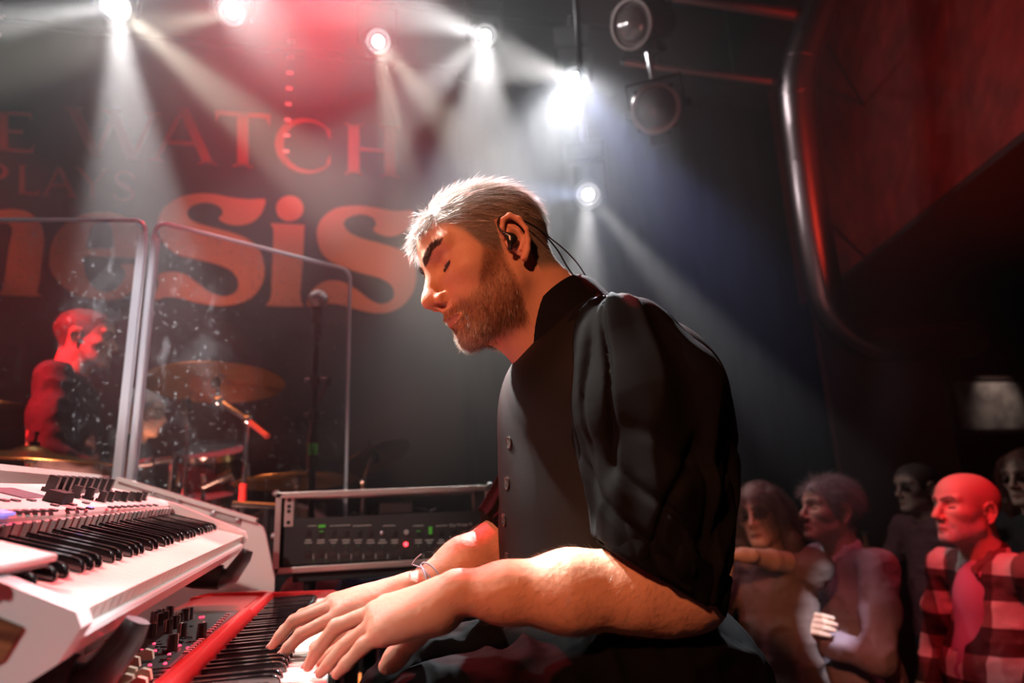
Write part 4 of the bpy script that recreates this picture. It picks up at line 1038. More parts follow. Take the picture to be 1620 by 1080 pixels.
keybed(sy, k0, 39, 0, .150, .098)
MB().box((-.075,-SL+.018,-.012), (.150,.022,.030), .003).obj('control_block', M_wht, sy)
for s_ in (0, 1): MB().lathe([(.020,-.006),(.021,0),(.020,.006)], 24, Matrix.Translation((-.235,-SL+.05+s_*.026,.018)) @ Matrix.Rotation(math.pi/2, 4, 'X')).obj('pitch_wheel', M_cap, sy, smooth=True)
PS = .029
def syp(zx, zy): return on_plane(zx/6.2, 730+zy/6.2, SY, PS)
for (zx, zy) in [(480+k*69, 298-k*.2) for k in range(9)]: q = syp(zx, zy); knob(sy, (q.x, q.y, PS), .0095, .026, 0, line=False, square=True)
for (zx, zy) in ((725,352),(855,368)): q = syp(zx, zy); knob(sy, (q.x, q.y, PS), .0075, .019, 0, line=False, square=True)
for (zx, zy) in ((985,392),(1060,390),(1125,382),(1200,388),(1275,385),(1340,388),(1392,378)): q = syp(zx, zy); knob(sy, (q.x, q.y, PS), .0070, .017, 0, line=False, square=True)
q = syp(560,400); MB().prism([(-.013,0),(.013,0),(.011,.016),(-.011,.016)], -.019, .019, 'xz').obj('encoder', M_cap, sy, loc=(q.x, q.y, PS))
sb = MB().box((0,0,.001), (.008,.013,.003), .0006).mesh('button')
M_dk = mat('button_slate', (.10,.10,.11), .5)
for (zx, zy) in [(1090+k*62, 452-k*3) for k in range(8)]+[(95+k*85, 497-k*3) for k in range(6)]+[(690,472),(790,468),(880,464),(840,410),(535,433),(712,428),(305,384),(150,386),(40,386)]:
    q = syp(zx, zy); link('button', sb, M_dk, sy, loc=(q.x, q.y, PS))
q = syp(170,312); MB().box((0,0,.0008), (.050,.085,.002)).obj('display', mat('display_grey', (.22,.20,.24), .2), sy, loc=(q.x, q.y, PS))
q = syp(880,462); MB().box((0,0,.003), (.006,.008,.002)).obj('indicator', mat('led_blue', (.1,.1,.6), .3, emit=((.2,.2,1), 3)), sy, loc=(q.x, q.y, PS))
q = syp(30,512); MB().box((0,0,.0012), (.012,.028,.003)).obj('indicator', mat('led_violet', (.3,.25,.6), .3, emit=((.35,.3,1), 1)), sy, loc=(q.x, q.y, PS))
# white slab lying over the low keys
sc_ = on_plane(-40, 905, SY, .022)
tb = thing('music_pad', 'white slab with a rubber rim resting on the low keys of the white synthesizer', 'pad', mw=SY @ Matrix.Translation((-.102,-.452,.0130)) @ Matrix.Rotation(math.radians(-2), 4, 'Z'))
MB().box((0,0,.0085), (.088,.126,.007), .003).obj('top', mat('pad_white', (.85,.84,.80), .4), tb)
MB().box((0,0,.0025), (.080,.118,.005), .0015).obj('rim', M_blk, tb)

# white console housing both keyboards
YE = 1.80
cons = thing('console', 'white open console with side panel and latch plates around the keyboards', 'console', loc=(-.40,YE,0))
def cpt(px, py, Y=YE): p = WY(px, py, Y); return (p[0]+.40, p[2])
c1, c2, c3 = cpt(185,760), cpt(405,826), cpt(434,915)
prof = [(c1[0]-.06,c1[1]+.012), c1, c2, (c2[0]+.016,c2[1]-.012), (c2[0]+.024,c2[1]-.03), c3, (c3[0]+.01,.02), (c1[0]-.06,.02)]
MB().prism(prof, 0, .018, 'xz').obj('side_panel', M_wht, cons)
d_ = Vector((c2[0]-c1[0],0,c2[1]-c1[1])); n_ = Vector((-d_.z,0,d_.x)).normalized()
MB().prism([c1, c2, (c2[0]+n_.x*.010,c2[1]+n_.z*.010), (c1[0]+n_.x*.010,c1[1]+n_.z*.010)], -.012, .020, 'xz').obj('top_lip', M_wht, cons)
bx0 = c1[0]-.03; zt = c1[1]
mb = MB(); mb.prism([(-1.75,.02),(-.0,.02),(0,zt+.004),(-1.75,zt-.028)], bx0-.018, bx0, 'yz'); mb.obj('back_panel', M_wht, cons)
MB().prism([(-1.75,zt-.030),(0,zt+.002),(0,zt+.012),(-1.75,zt-.018)], bx0-.03, bx0+.012, 'yz').obj('back_lip', M_wht, cons)
for (px, py) in ((265,783),(358,817)):
    q = cpt(px, py); ang = math.atan2(d_.z, d_.x); R_ = Matrix.Rotation(-ang, 3, 'Y')
    lt = MB().box((0,0,0), (.075,.004,.020), .001, R_).obj('latch_plate', M_grey, cons, loc=(q[0],-.003,q[1]))
    for s_ in (-1, 1): MB().lathe([(.0065,0),(.0065,.002),(.004,.0035),(0,.0035)], 12, Matrix.Translation((s_*.030*math.cos(ang),-.002,s_*.030*math.sin(ang))) @ Matrix.Rotation(math.pi/2, 4, 'X')).obj('screw', M_steel, lt, smooth=True)
MB().box((bx0-.30+.02,-.9,.035), (.02,1.72,.03)).obj('foot_rail', M_wht, cons) if False else None
# black two-tier stand
M_tier = mat('stand_black', (.012,.012,.013), .45, spec=.6)
st = thing('keyboard_stand', 'black two-tier keyboard stand with ribbed arms under the keyboards', 'stand', loc=(-.50,1.0,0))
for yl in (-.375, .395):
    pts = [SY @ Vector(p) for p in ((-.30,yl,-.086),(-.05,yl,-.086),(-.006,yl,-.080))]
    a_ = MB().tube([p-Vector((-.50,1.0,0)) for p in pts], [.026,.026,.024], 16).obj('arm', M_tier, st, smooth=True)
    hk = [SY @ Vector(p) for p in ((-.018,yl,-.088),(.012,yl,-.072),(.024,yl,-.034),(.026,yl,-.018))]
    MB().tube([p-Vector((-.50,1.0,0)) for p in hk], [.020,.018,.014,.011], 12).obj('hook', M_tier, a_, smooth=True)
    for k in range(8):
        c = (SY @ Vector((-.20+k*.018,yl,-.086)))-Vector((-.50,1.0,0)); ax = SY.to_3x3() @ Vector((1,0,0)); MB().tube([c-ax*.003, c+ax*.003], .029, 16).obj('rib', M_tier, a_, smooth=True)
    b_ = pts[0]-Vector((-.50,1.0,0))
    MB().tube([b_, (b_.x-.01,b_.y,.04)], .022, 12).obj('post', M_tier, st, smooth=True)
    MB().tube([(b_.x-.01,b_.y,.60),(.41,b_.y,.602)], .020, 12).obj('lower_arm', M_tier, st, smooth=True)
    MB().tube([(b_.x-.02,b_.y,.022),(.40,b_.y,.022)], .022, 12).obj('foot', M_tier, st, smooth=True)

# ---------------------------------------------------------------- rack case with the module
YC = 1.95
cl, cr_ = WY(437,779,YC), WY(437,908,YC); X0, Z1, Z0 = cl[0], cl[2], cr_[2]; CWD, CHT, CDP = .60, Z1-Z0, .24
fc = thing('flight_case', 'open aluminium edged flight case holding a black rack module behind the player', 'flight case', loc=(X0+CWD/2,YC+CDP/2,Z0))
M_alu = mat('aluminium', (.72,.66,.62), .35, metal=.9); M_ply = mat('case_black', (.012,.012,.012), .6)
hx, hy = CWD/2, CDP/2; e = .016
for z in (e/2, CHT-e/2):
    for y in (-hy, hy): MB().box((0,y,z), (CWD,.014,e), .002).obj('edge_rail', M_alu, fc)
for x in (-hx+e/2, hx-e/2):
    for y in (-hy, hy): MB().box((x,y,CHT/2), (e,.014,CHT-.002), .002).obj('edge_rail', M_alu, fc)
for x in (-hx+.004, hx-.004): MB().box((x,0,CHT/2), (.008,CDP-.01,CHT-.01)).obj('side', M_ply, fc)
for z in (.004, CHT-.004): MB().box((0,0,z), (CWD-.01,CDP-.01,.008)).obj('shelf', M_ply, fc)
for x in (-hx, hx):
    for z in (0, CHT):
        for y in (-hy,): MB().lathe([(.008,-.006),(.0105,0),(.008,.006)], 16, Matrix.Translation((x,y,z+(.002 if z == 0 else -.002))) @ Matrix.Rotation(math.pi/2, 4, 'X')).obj('ball_corner', M_steel, fc, smooth=True)
MB().box((-hx+.035,-hy+.006,CHT*.76), (.024,.003,CHT*.38)).obj('rack_ear', M_alu, fc)
for z in (.90,.82,.76,.62): MB().lathe([(.0055,0),(.0055,.002),(0,.002)], 12, Matrix.Translation((-hx+.035,-hy+.0045,CHT*z)) @ Matrix.Rotation(math.pi/2, 4, 'X')).obj('rack_hole', M_ply, fc)
MB().lathe([(.012,0),(.012,.012),(.006,.014)], 14, Matrix.Translation((-hx,-hy*.6,CHT*.45)) @ Matrix.Rotation(-math.pi/2, 4, 'Y')).obj('catch', M_steel, fc, smooth=True)
# the module
mw_, mh_ = CWD-.05, CHT*.57
mod = thing('rack_module', 'black rack synthesizer module with rows of switches and one lit red lamp', 'rack module', loc=(X0+CWD/2,YC+.008,Z0+.020))
M_mod = mat('module_black', (.016,.015,.015), .5); M_txt = mat('silk_white', (.62,.60,.57), .6)
MB().box((0,.10,mh_/2), (mw_-.03,.19,mh_-.012), .002).obj('chassis', M_mod, mod)
MB().box((0,0,mh_/2), (mw_,.004,mh_), .001).obj('faceplate', M_mod, mod)
def mpx(zx, zy):     # zoom crop (430,760) scale 4.378
    p = WY(430+zx/4.378, 760+zy/4.378, YC+.005); return p[0]-(X0+CWD/2), p[2]-(Z0+.020)
FY = -.0035
swm = MB().box((0,0,0), (.013,.006,.015), .001).mesh('switch'); lab = MB().box((0,0,0), (.022,.0006,.0022)).mesh('marking'); lab2 = MB().box((0,0,0), (.0015,.0006,.014)).mesh('marking')
win = MB().box((0,0,0), (.020,.003,.018), .001).mesh('window_key')
M_win = mat('window_dark', (.030,.028,.028), .25); ledm = MB().lathe([(.0022,0),(.0020,.002),(0,.003)], 10, Matrix.Rotation(math.pi/2, 4, 'X')).mesh('indicator', True)
M_lr = mat('led_dim_red', (.22,.02,.02), .4); M_lg = mat('led_dim_green', (.03,.16,.04), .4)
xs1 = [252,340,427,514,598,684,766,850,1015,1092,1172,1255,1340,1425]
for i, zx in enumerate(xs1):
    x, z = mpx(zx, 362); 
    if zx != 766: link('switch', swm, M_cap, mod, loc=(x, FY-.001, z))
    for dz in (412, 430): x2, z2 = mpx(zx, dz); o = link('marking', lab, M_txt, mod, loc=(x2, FY, z2)); o.scale.x = random.uniform(.6, 1.1)
    x3, z3 = mpx(zx, 452); link('indicator', ledm, random.choice([M_lr, M_lr, M_lg]), mod, loc=(x3, FY, z3))
    x, z = mpx(zx-6, 505); link('window_key', win, M_win, mod, loc=(x, FY, z))
    x, z = mpx(zx+36, 525); link('marking', lab2, M_txt, mod, loc=(x, FY, z))
    x, z = mpx(zx+36, 562); link('indicator', ledm, random.choice([M_lr, M_lr, M_lg]), mod, loc=(x, FY, z))
    x, z = mpx(zx+34, 590); o = link('marking', lab, M_txt, mod, loc=(x, FY, z)); o.scale.x = .7
x, z = mpx(850, 505); link('window_key', win, M_win, mod, loc=(x+.018, FY, z))
for (a, b) in ((250,310),(400,545),(560,690),(765,855),(1135,1215),(978,1050)):
    x0_, z0_ = mpx(a, 314); x1_, _z = mpx(b, 314); MB().box(((x0_+x1_)/2,FY,z0_), (x1_-x0_,.0006,.0014)).obj('marking', M_txt, mod)
for zx in (932, 1255, 1345):
    x, z = mpx(zx, 358); kb_ = MB().lathe([(.0075,0),(.0070,.008),(.005,.010),(0,.010)], 16, Matrix.Rotation(math.pi/2, 4, 'X')).obj('knob', M_grey if zx == 932 else M_cap, mod, True, loc=(x, FY, z))
x, z = mpx(928, 440); MB().lathe([(.0055,0),(.0055,.004),(.003,.007),(0,.0075)], 16, Matrix.Rotation(math.pi/2, 4, 'X')).obj('lit_lamp', mat('lamp_red', (.8,.02,.02), .3, emit=((1,.03,.04), 9)), mod, True, loc=(x, FY, z))
x, z = mpx(765, 362); MB().lathe([(.006,0),(.006,.003),(.003,.004),(.0025,.012),(0,.012)], 12, Matrix.Rotation(math.pi/2, 4, 'X')).obj('toggle', M_steel, mod, True, loc=(x, FY, z))
for (zx, zy, w_, h_) in ((348,315,.034,.014),(346,352,.020,.004),(1098,345,.018,.038),(1015,350,.020,.004)):
    x, z = mpx(zx, zy); MB().box((0,-.0008,0), (w_*.55,.001,h_*.55)).obj('green_tape', mat('green_tape', (.10,.62,.05), .7), mod, loc=(x, FY-.003, z))
cu = bpy.data.curves.new('lettering', 'FONT'); cu.body = 'Grp Vintage M'; cu.size = .0135; cu.extrude = .0003
to = bpy.data.objects.new('lettering', cu); COL.objects.link(to); dg = bpy.context.evaluated_depsgraph_get(); me = bpy.data.meshes.new_from_object(to.evaluated_get(dg)); bpy.data.objects.remove(to)
x, z = mpx(1230, 318); lo = link('lettering', me, M_txt, mod, loc=(x, FY-.0006, z)); lo.rotation_euler = (math.pi/2, 0, 0); lo.scale = (.82,.82,.82)
# power adapter and leads lying on the module
x, z = mpx(865, 215); z = mh_+.001
ad = thing('power_adapter', 'black power adapter lying on top of the rack module', 'adapter', loc=(X0+CWD/2+x,YC+.06,Z0+.020+mh_))
MB().box((0,0,.018), (.095,.055,.034), .004).obj('brick', M_blk, ad)
MB().tube(catmull([(-.047,0,.015),(-.08,.0,.012),(-.11,-.01,.006),(-.13,-.02,.004)], 5, False), .0035, 8).obj('lead', M_blk, ad, smooth=True)
MB().tube(catmull([(.047,0,.015),(.075,-.005,.014),(.09,-.01,.006),(.105,-.02,.005)], 5, False), .0030, 8).obj('lead', M_blk, ad, smooth=True)
MB().tube([(.100,-.02,.006),(.115,-.03,.012)], .004, 8).obj('plug', M_steel, ad, smooth=True); MB().tube([(-.128,-.02,.005),(-.118,-.035,.010)], .004, 8).obj('plug', M_steel, ad, smooth=True)
# side table carrying the case
tb2 = thing('side_table', 'small black table standing under the flight case', 'table', loc=(X0+CWD/2,YC+CDP/2,0))
MB().box((0,0,Z0-.0125), (CWD-.10,CDP-.02,.025), .003).obj('table_top', M_ply, tb2)
for sx in (-1, 1):
    for sy_ in (-1, 1): MB().tube([(sx*(hx-.09),sy_*(hy-.03),Z0-.02),(sx*(hx-.07),sy_*(hy-.02),0)], .011, 10).obj('leg', M_metal, tb2, smooth=True)
# stool under the player
sto = thing('stool', 'black padded stool under the keyboard player', 'stool', loc=(.43,.95,0))
MB().lathe([(.0,.575),(.15,.575),(.17,.585),(.172,.605),(.16,.622),(.0,.626)], 28).obj('seat', mat('seat_vinyl', (.012,.012,.013), .45), sto, smooth=True)
MB().tube([(0,0,.05),(0,0,.58)], .022, 12).obj('column', M_metal, sto, smooth=True)
for k in range(4):
    a = k*math.pi/2+.5; MB().tube([(0,0,.10),(.24*math.cos(a),.24*math.sin(a),.015)], .014, 10).obj('leg', M_metal, sto, smooth=True)
# ---------------------------------------------------------------- clear drum shield
def shield_mat():
    M = bpy.data.materials.new('dusty_acrylic'); M.use_nodes = True; nt = M.node_tree; nt.nodes.clear()
    out = nt.nodes.new('ShaderNodeOutputMaterial'); tp = nt.nodes.new('ShaderNodeBsdfTransparent'); gl = nt.nodes.new('ShaderNodeBsdfGlossy'); gl.inputs['Roughness'].default_value = .05
    tp.inputs[0].default_value = (.93,.93,.95,1)
    fr_ = nt.nodes.new('ShaderNodeFresnel'); fr_.inputs[0].default_value = 1.45
    m1 = nt.nodes.new('ShaderNodeMixShader'); nt.links.new(fr_.outputs[0], m1.inputs[0]); nt.links.new(tp.outputs[0], m1.inputs[1]); nt.links.new(gl.outputs[0], m1.inputs[2])
    df = nt.nodes.new('ShaderNodeBsdfDiffuse'); df.inputs[0].default_value = (.75,.77,.82,1); tl = nt.nodes.new('ShaderNodeBsdfTranslucent'); tl.inputs[0].default_value = (.75,.77,.82,1)
    dm = nt.nodes.new('ShaderNodeMixShader'); dm.inputs[0].default_value = .5; nt.links.new(df.outputs[0], dm.inputs[1]); nt.links.new(tl.outputs[0], dm.inputs[2])
    tc = nt.nodes.new('ShaderNodeTexCoord')
    def nz(scale, lo, hi, amt, sx=1.0, sz=1.0):
        mp = nt.nodes.new('ShaderNodeMapping'); mp.inputs['Scale'].default_value = (sx,1,sz); nt.links.new(tc.outputs['Object'], mp.inputs[0])
        n = nt.nodes.new('ShaderNodeTexNoise'); n.inputs['Scale'].default_value = scale; n.inputs['Detail'].default_value = 5; nt.links.new(mp.outputs[0], n.inputs[0])
        r = nt.nodes.new('ShaderNodeMapRange'); r.inputs[1].default_value = lo; r.inputs[2].default_value = hi; r.inputs[3].default_value = 0; r.inputs[4].default_value = amt; nt.links.new(n.outputs[0], r.inputs[0]); return r
    a = nz(70, .62, .78, .42); b = nz(9, .52, .80, .07); c = nz(26, .60, .80, .15, 1.0, .35)
    s1 = nt.nodes.new('ShaderNodeMath'); s1.operation = 'ADD'; s2 = nt.nodes.new('ShaderNodeMath'); s2.operation = 'ADD'; s3 = nt.nodes.new('ShaderNodeMath'); s3.operation = 'ADD'; s3.inputs[1].default_value = .006
    nt.links.new(a.outputs[0], s1.inputs[0]); nt.links.new(b.outputs[0], s1.inputs[1]); nt.links.new(s1.outputs[0], s2.inputs[0]); nt.links.new(c.outputs[0], s2.inputs[1]); nt.links.new(s2.outputs[0], s3.inputs[0])
    m2 = nt.nodes.new('ShaderNodeMixShader'); nt.links.new(s3.outputs[0], m2.inputs[0]); nt.links.new(m1.outputs[0], m2.inputs[1]); nt.links.new(dm.outputs[0], m2.inputs[2]); nt.links.new(m2.outputs[0], out.inputs[0])
    return M
M_acr = shield_mat(); M_edge = mat('acrylic_edge', (.95,.95,.99), .3, spec=.8, coat=.5)  # white edge colour stands in for light piped through the clear sheets
_nt = M_edge.node_tree; _tl = _nt.nodes.new('ShaderNodeBsdfTranslucent'); _tl.inputs[0].default_value = (.95,.95,1,1); _mx = _nt.nodes.new('ShaderNodeMixShader'); _mx.inputs[0].default_value = .5
_nt.links.new(_nt.nodes['Principled BSDF'].outputs[0], _mx.inputs[1]); _nt.links.new(_tl.outputs[0], _mx.inputs[2]); _nt.links.new(_mx.outputs[0], _nt.nodes['Material Output'].inputs[0])
PH = np.array([-.605,1.90]); PR = np.array([-.058,2.245]); PL = np.array([-1.22,1.975]); ZT = 1.765
def shield(a, b, label, lead):
    L = float(np.linalg.norm(b-a)); d = (b-a)/L; Mw = frame((a[0],a[1],0), (d[0],d[1],0), (-d[1],d[0],0), (0,0,1))
    t = thing('drum_shield_panel', label, 'drum shield', mw=Mw)
    c = .035; rc_ = [(L-c+c*math.sin(q), ZT-c+c*math.cos(q)) for q in np.linspace(0, math.pi/2, 7)]; lc = [(c-c*math.sin(q), ZT-c+c*math.cos(q)) for q in np.linspace(math.pi/2, 0, 7)]
    MB().prism([(0,.02),(L,.02)]+rc_[::-1]+lc[::-1], -.003, .003, 'xz').obj('sheet', M_acr, t)
    top = [(c*.0,ZT-c)]+lc[1:]+rc_+[(L,ZT-c)]
    MB().tube([(x,0,z) for x, z in ([(0,.02)]+lc+rc_+[(L,.02)])], .0062, 8).obj('edge', M_edge, t, smooth=True)
    for x in (.06, L-.06): MB().box((x,0,.012), (.10,.22,.024), .004).obj('foot', M_edge, t)
    return t, L
t1, L1 = shield(PH+np.array([.012,.004]), PR, 'clear drum shield panel standing between the rack case and the ride cymbal', 0)
t2, L2 = shield(PL, PH-np.array([.012,.0]), 'clear drum shield panel standing before the drummer', 0)
for (tt, x) in ((t1, .004), (t2, L2-.004)):
    MB().box((x,0,(ZT-.06)/2+.02), (.022,.016,ZT-.08), .002).obj('hinge_strip', M_edge, tt)
MB().tube([(.0,-.012,.02),(.0,-.012,ZT-.05)], .006, 10).obj('hinge_rod', M_edge, t1, smooth=True)

# ---------------------------------------------------------------- drums
M_brass = mat('cymbal_bronze', (.40,.24,.085), .32, metal=1.0, bump=(60, .15, .002)); M_chrome = mat('chrome', (.75,.75,.78), .15, metal=1.0)
def cymbal(px, py, d, r, tilt, tdir, label, stand_top=.06, boom=None):
    p = Vector(W(px, py, d)); t = thing('cymbal', label, 'cymbal', loc=tuple(p), group='cymbals of the drum kit')
    ax = Matrix.Rotation(tilt, 4, Vector((math.cos(tdir), math.sin(tdir), 0)))
    pr = [(.010,.020),(r*.10,.018),(r*.17,.010),(r*.22,.0),(r*.6,-.012),(r,-.026),(r*.995,-.0275),(r*.6,-.0140),(r*.22,-.003),(.010,.016)]
    c = MB().lathe(pr, 48, ax, close=False).obj('disc', M_brass, t, smooth=True)
    MB().lathe([(.006,.016),(.016,.018),(.016,.030),(.006,.034),(.004,.055),(.009,.058),(.006,.066)], 14, ax).obj('wing_nut', M_black, t, smooth=True)
    MB().lathe([(.006,-.04),(.018,-.038),(.020,-.012),(.006,.006)], 14, ax).obj('felt', M_black, t, smooth=True)
    return t, p
def cstand(label, pts, r=.010, foot=True):
    pts = [Vector(q) for q in pts]; b = pts[-1]; t = thing('cymbal_stand', label, 'stand', loc=(b.x,b.y,0), group='chrome cymbal stands')
    q = [p-Vector((b.x,b.y,0)) for p in pts]
    for i in range(len(q)-1):
        MB().tube([q[i], q[i+1]], r*(.6 if i == 0 else 1), 10).obj('tube', M_chrome, t, smooth=True)
        MB().lathe([(r*1.5,-.014),(r*1.8,-.010),(r*1.8,.010),(r*1.5,.014)], 12, Matrix.Translation(q[i+1] if i < len(q)-2 else q[i]*.4+q[i+1]*.6)).obj('clamp', M_chrome, t, smooth=True)
    MB().tube([(0,0,q[-1].z),(0,0,.06)], r*1.3, 10).obj('tube', M_chrome, t, smooth=True)
    if foot:
        for k in range(3):
            a = k*2.094+.4; MB().tube([(0,0,.30),(.22*math.cos(a),.22*math.sin(a),.012)], .008, 8).obj('leg', M_chrome, t, smooth=True)
    return t
def drop(p, z): return Vector((p.x, p.y, z))
t, p = cymbal(52,714,2.15,.262,.10,1.2, 'bright bronze cymbal with red sheen nearest the white console')
cstand('chrome stand under the bright cymbal beside the console', [p+Vector((0,0,.02)), drop(p, .55), drop(p, .30)])
t, p = cymbal(342,597,2.55,.255,-.13,.2, 'large bronze ride cymbal tilted up behind the clear shield')
jb = Vector(W(346,634,2.55)); jc = Vector(W(392,664,2.55))
st_ = cstand('chrome boom stand with red tape carrying the ride cymbal', [p+Vector((0,0,.02)), jb, jc, drop(jc, .45)])
MB().tube([jc-Vector(st_.location), Vector(W(424,690,2.5))-Vector(st_.location)], .011, 10).obj('boom_end', mat('red_tube', (.55,.10,.10), .35, metal=.5), st_, smooth=True)
MB().tube([Vector((jc.x,jc.y,WY(380,765,jc.y)[2]))-Vector(st_.location), Vector((jc.x,jc.y,WY(380,800,jc.y)[2]))-Vector(st_.location)], .016, 12).obj('tape', mat('red_tape', (.7,.03,.03), .6), st_, smooth=True)
t, p = cymbal(-15,648,3.1,.25,-.12,.5, 'dull cymbal beside the drummer\'s back')
cstand('chrome stand under the dull cymbal beside the drummer', [p+Vector((0,0,.02)), drop(p, .60), drop(p, .30)])
t, p = cymbal(470,752,2.75,.25,-.10,.3, 'dark low cymbal behind the microphone stand')
cstand('chrome stand under the dark low cymbal', [p+Vector((0,0,.02)), drop(p, .55), drop(p, .30)])
t, p = cymbal(592,716,2.9,.16,-.45,.9, 'small dark cymbal tilted beyond the edge of the clear shield')
cstand('chrome stand under the small tilted cymbal', [p+Vector((0,0,.02)), Vector(W(575,760,2.9)), drop(Vector(W(575,760,2.9)), .40)])
def drum(px, py, d, r, h, tilt, label, name='tom_drum', col=(.03,.012,.012), axis='z', legs=False):
    p = Vector(W(px, py, d)); R_ = (Matrix.Rotation(tilt, 4, 'X') if axis == 'z' else Matrix.Rotation(math.pi/2, 4, 'X'))
    t = thing(name, label, 'drum', loc=tuple(p))
    MB().lathe([(r,-h/2),(r,h/2)], 32, R_).obj('shell', mat('shell_'+name+str(px), col, .2, coat=.6), t, smooth=True)
    for s_ in (-1, 1):
        MB().lathe([(r*1.0,s_*h/2-.012),(r*1.05,s_*h/2-.012),(r*1.05,s_*h/2+.014),(r*.99,s_*h/2+.014)], 32, R_, close=False).obj('hoop', M_chrome, t, smooth=True)
        MB().lathe([(r*.99,s_*h/2+.003),(r*.5,s_*h/2+.004),(0,s_*h/2+.004)], 32, R_).obj('drum_head', mat('drum_head', (.10,.09,.09), .5), t, smooth=True)
    for k in range(8):
        a = k*math.pi/4; MB().box(R_ @ Vector((r*1.03*math.cos(a),r*1.03*math.sin(a),0)), (.018,.018,h*.35 if axis == 'z' else .018), .003).obj('lug', M_chrome, t)
    if axis == 'z':
        for k in range(3):
            a = k*2.094+.5; q = R_ @ Vector((r*1.05*math.cos(a),r*1.05*math.sin(a),-.05)); MB().tube([q, (q.x*1.1,q.y*1.1,-p.z+.01)], .006, 8).obj('leg', M_chrome, t, smooth=True)
    else: 
        for s_ in (-1, 1): MB().tube([(s_*r*.9,-.1,-r*.4),(s_*r*1.25,-.15,-p.z+.01)], .008, 8).obj('spur', M_chrome, t, smooth=True)
    return t
drum(300,815,2.70,.17,.14,.2, 'chrome hooped snare drum behind the white console panel', 'snare_drum', (.06,.055,.055))
drum(335,745,2.95,.15,.18,.35, 'dark tom drum under the ride cymbal')
drum(20,830,2.75,.20,.34,.0, 'deep floor tom drum under the bright cymbal', 'floor_tom', (.10,.02,.02))
drum(455,880,3.45,.26,.38,0, 'black bass drum facing the stage beyond the shield', 'bass_drum', (.015,.014,.015), 'y')
# drum microphones
def drum_mic(px, py, d, dx, dz, label, fz):
    p = Vector(W(px, py, d)); t = thing('drum_microphone', label, 'microphone', loc=(p.x,p.y,0))
    dr = Vector((dx,-.2,dz)).normalized(); q = Vector((0,0,p.z))
    MB().tube([q, q+dr*.06, q+dr*.065, q+dr*.10], [.012,.012,.021,.019], 14).obj('body', M_blk, t, smooth=True)
    MB().tube([q+dr*.085, q+dr*.122], [.022,.016], 14).obj('grille', M_metal, t, smooth=True)
    MB().tube([q, q-Vector((0,0,.05)), (0,.02,.02)], .007, 8).obj('pole', M_chrome, t, smooth=True)
    MB().lathe([(.09,.0),(.09,.012),(.02,.022),(.01,.03)], 20).obj('base', M_metal, t, smooth=True)
    return t
drum_mic(298,678,2.6,-.1,.9, 'slim black drum microphone standing upright under the ride cymbal', 0)
drum_mic(272,726,2.5,-.95,-.15, 'fat black drum microphone lying level by the snare drum', 0)
drum_mic(322,770,2.45,.7,.3, 'small drum microphone low beside the red taped stand', 0)
# vocal microphone on its stand
mp_ = Vector(W(503,474,2.45)); t = thing('microphone_stand', 'tall microphone stand with a green taped shaft behind the clear shield', 'microphone stand', loc=(mp_.x,mp_.y,0))
MB().tube([(0,0,mp_.z-.05),(.0,0,1.2)], .009, 10).obj('shaft', M_metal, t, smooth=True)
MB().tube([(0,0,1.2),(0,0,.05)], .012, 10).obj('shaft', M_metal, t, smooth=True)
g0 = WY(510,710,mp_.y)[2]; MB().tube([(0,0,g0-.02),(0,0,g0+.02)], .016, 12).obj('green_tape', mat('green_tape', (.1,.6,.05), .7), t, smooth=True)
for zz_ in (WY(507,600,mp_.y)[2], WY(508,655,mp_.y)[2]):
    MB().lathe([(.016,-.02),(.019,-.01),(.019,.01),(.016,.02)], 12, Matrix.Translation((0,0,zz_))).obj('clutch', M_blk, t, smooth=True)
    MB().tube([(-.035,0,zz_),(.04,0,zz_+.004)], .005, 8).obj('wing_screw', M_chrome, t, smooth=True)
MB().lathe([(.13,.0),(.13,.015),(.03,.03),(.014,.06)], 24).obj('base', M_metal, t, smooth=True)
mc = thing('vocal_microphone', 'vocal microphone with a round steel grille clipped on the tall stand', 'microphone', loc=tuple(mp_))
MB().lathe([(0,-.035),(.022,-.030),(.034,-.012),(.036,.006),(.030,.024),(.016,.034),(0,.037)], 20).obj('grille', mat('grille_steel', (.50,.40,.38), .35, metal=1.0, bump=(500, 1.0, .002)), mc, smooth=True)
MB().lathe([(.037,-.004),(.038,0),(.037,.004)], 20).obj('band', M_chrome, mc, smooth=True)
MB().tube([(0,0,-.03),(.004,0,-.075),(.006,0,-.14)], [.020,.014,.012], 14).obj('handle', M_blk, mc, smooth=True)
MB().tube([(0,0,-.06),(0,0,-.09)], .019, 14).obj('clip', M_blk, mc, smooth=True)
cb_ = catmull([W(516,610,2.43), W(500,640,2.42), W(489,690,2.42), W(487,740,2.42), W(492,790,2.42), W(500,860,2.44)], 6, False)
mcab = thing('microphone_cable', 'thin dark cable hanging in a loop beside the tall microphone stand', 'cable', loc=tuple(cb_[-1]))
MB().tube([q-cb_[-1] for q in cb_], .004, 8).obj('lead', mat('cable_red', (.10,.03,.035), .5), mcab, smooth=True)
MB().tube([(0,0,0),(.01,.02,-cb_[-1][2]+.01)], .004, 8).obj('lead', mat('cable_red', (.10,.03,.035), .5), mcab, smooth=True)
MB().tube([cb_[0]-cb_[-1], cb_[0]-cb_[-1]+np.array([.012,.002,.03])], .008, 10).obj('plug', M_blk, mcab, smooth=True)
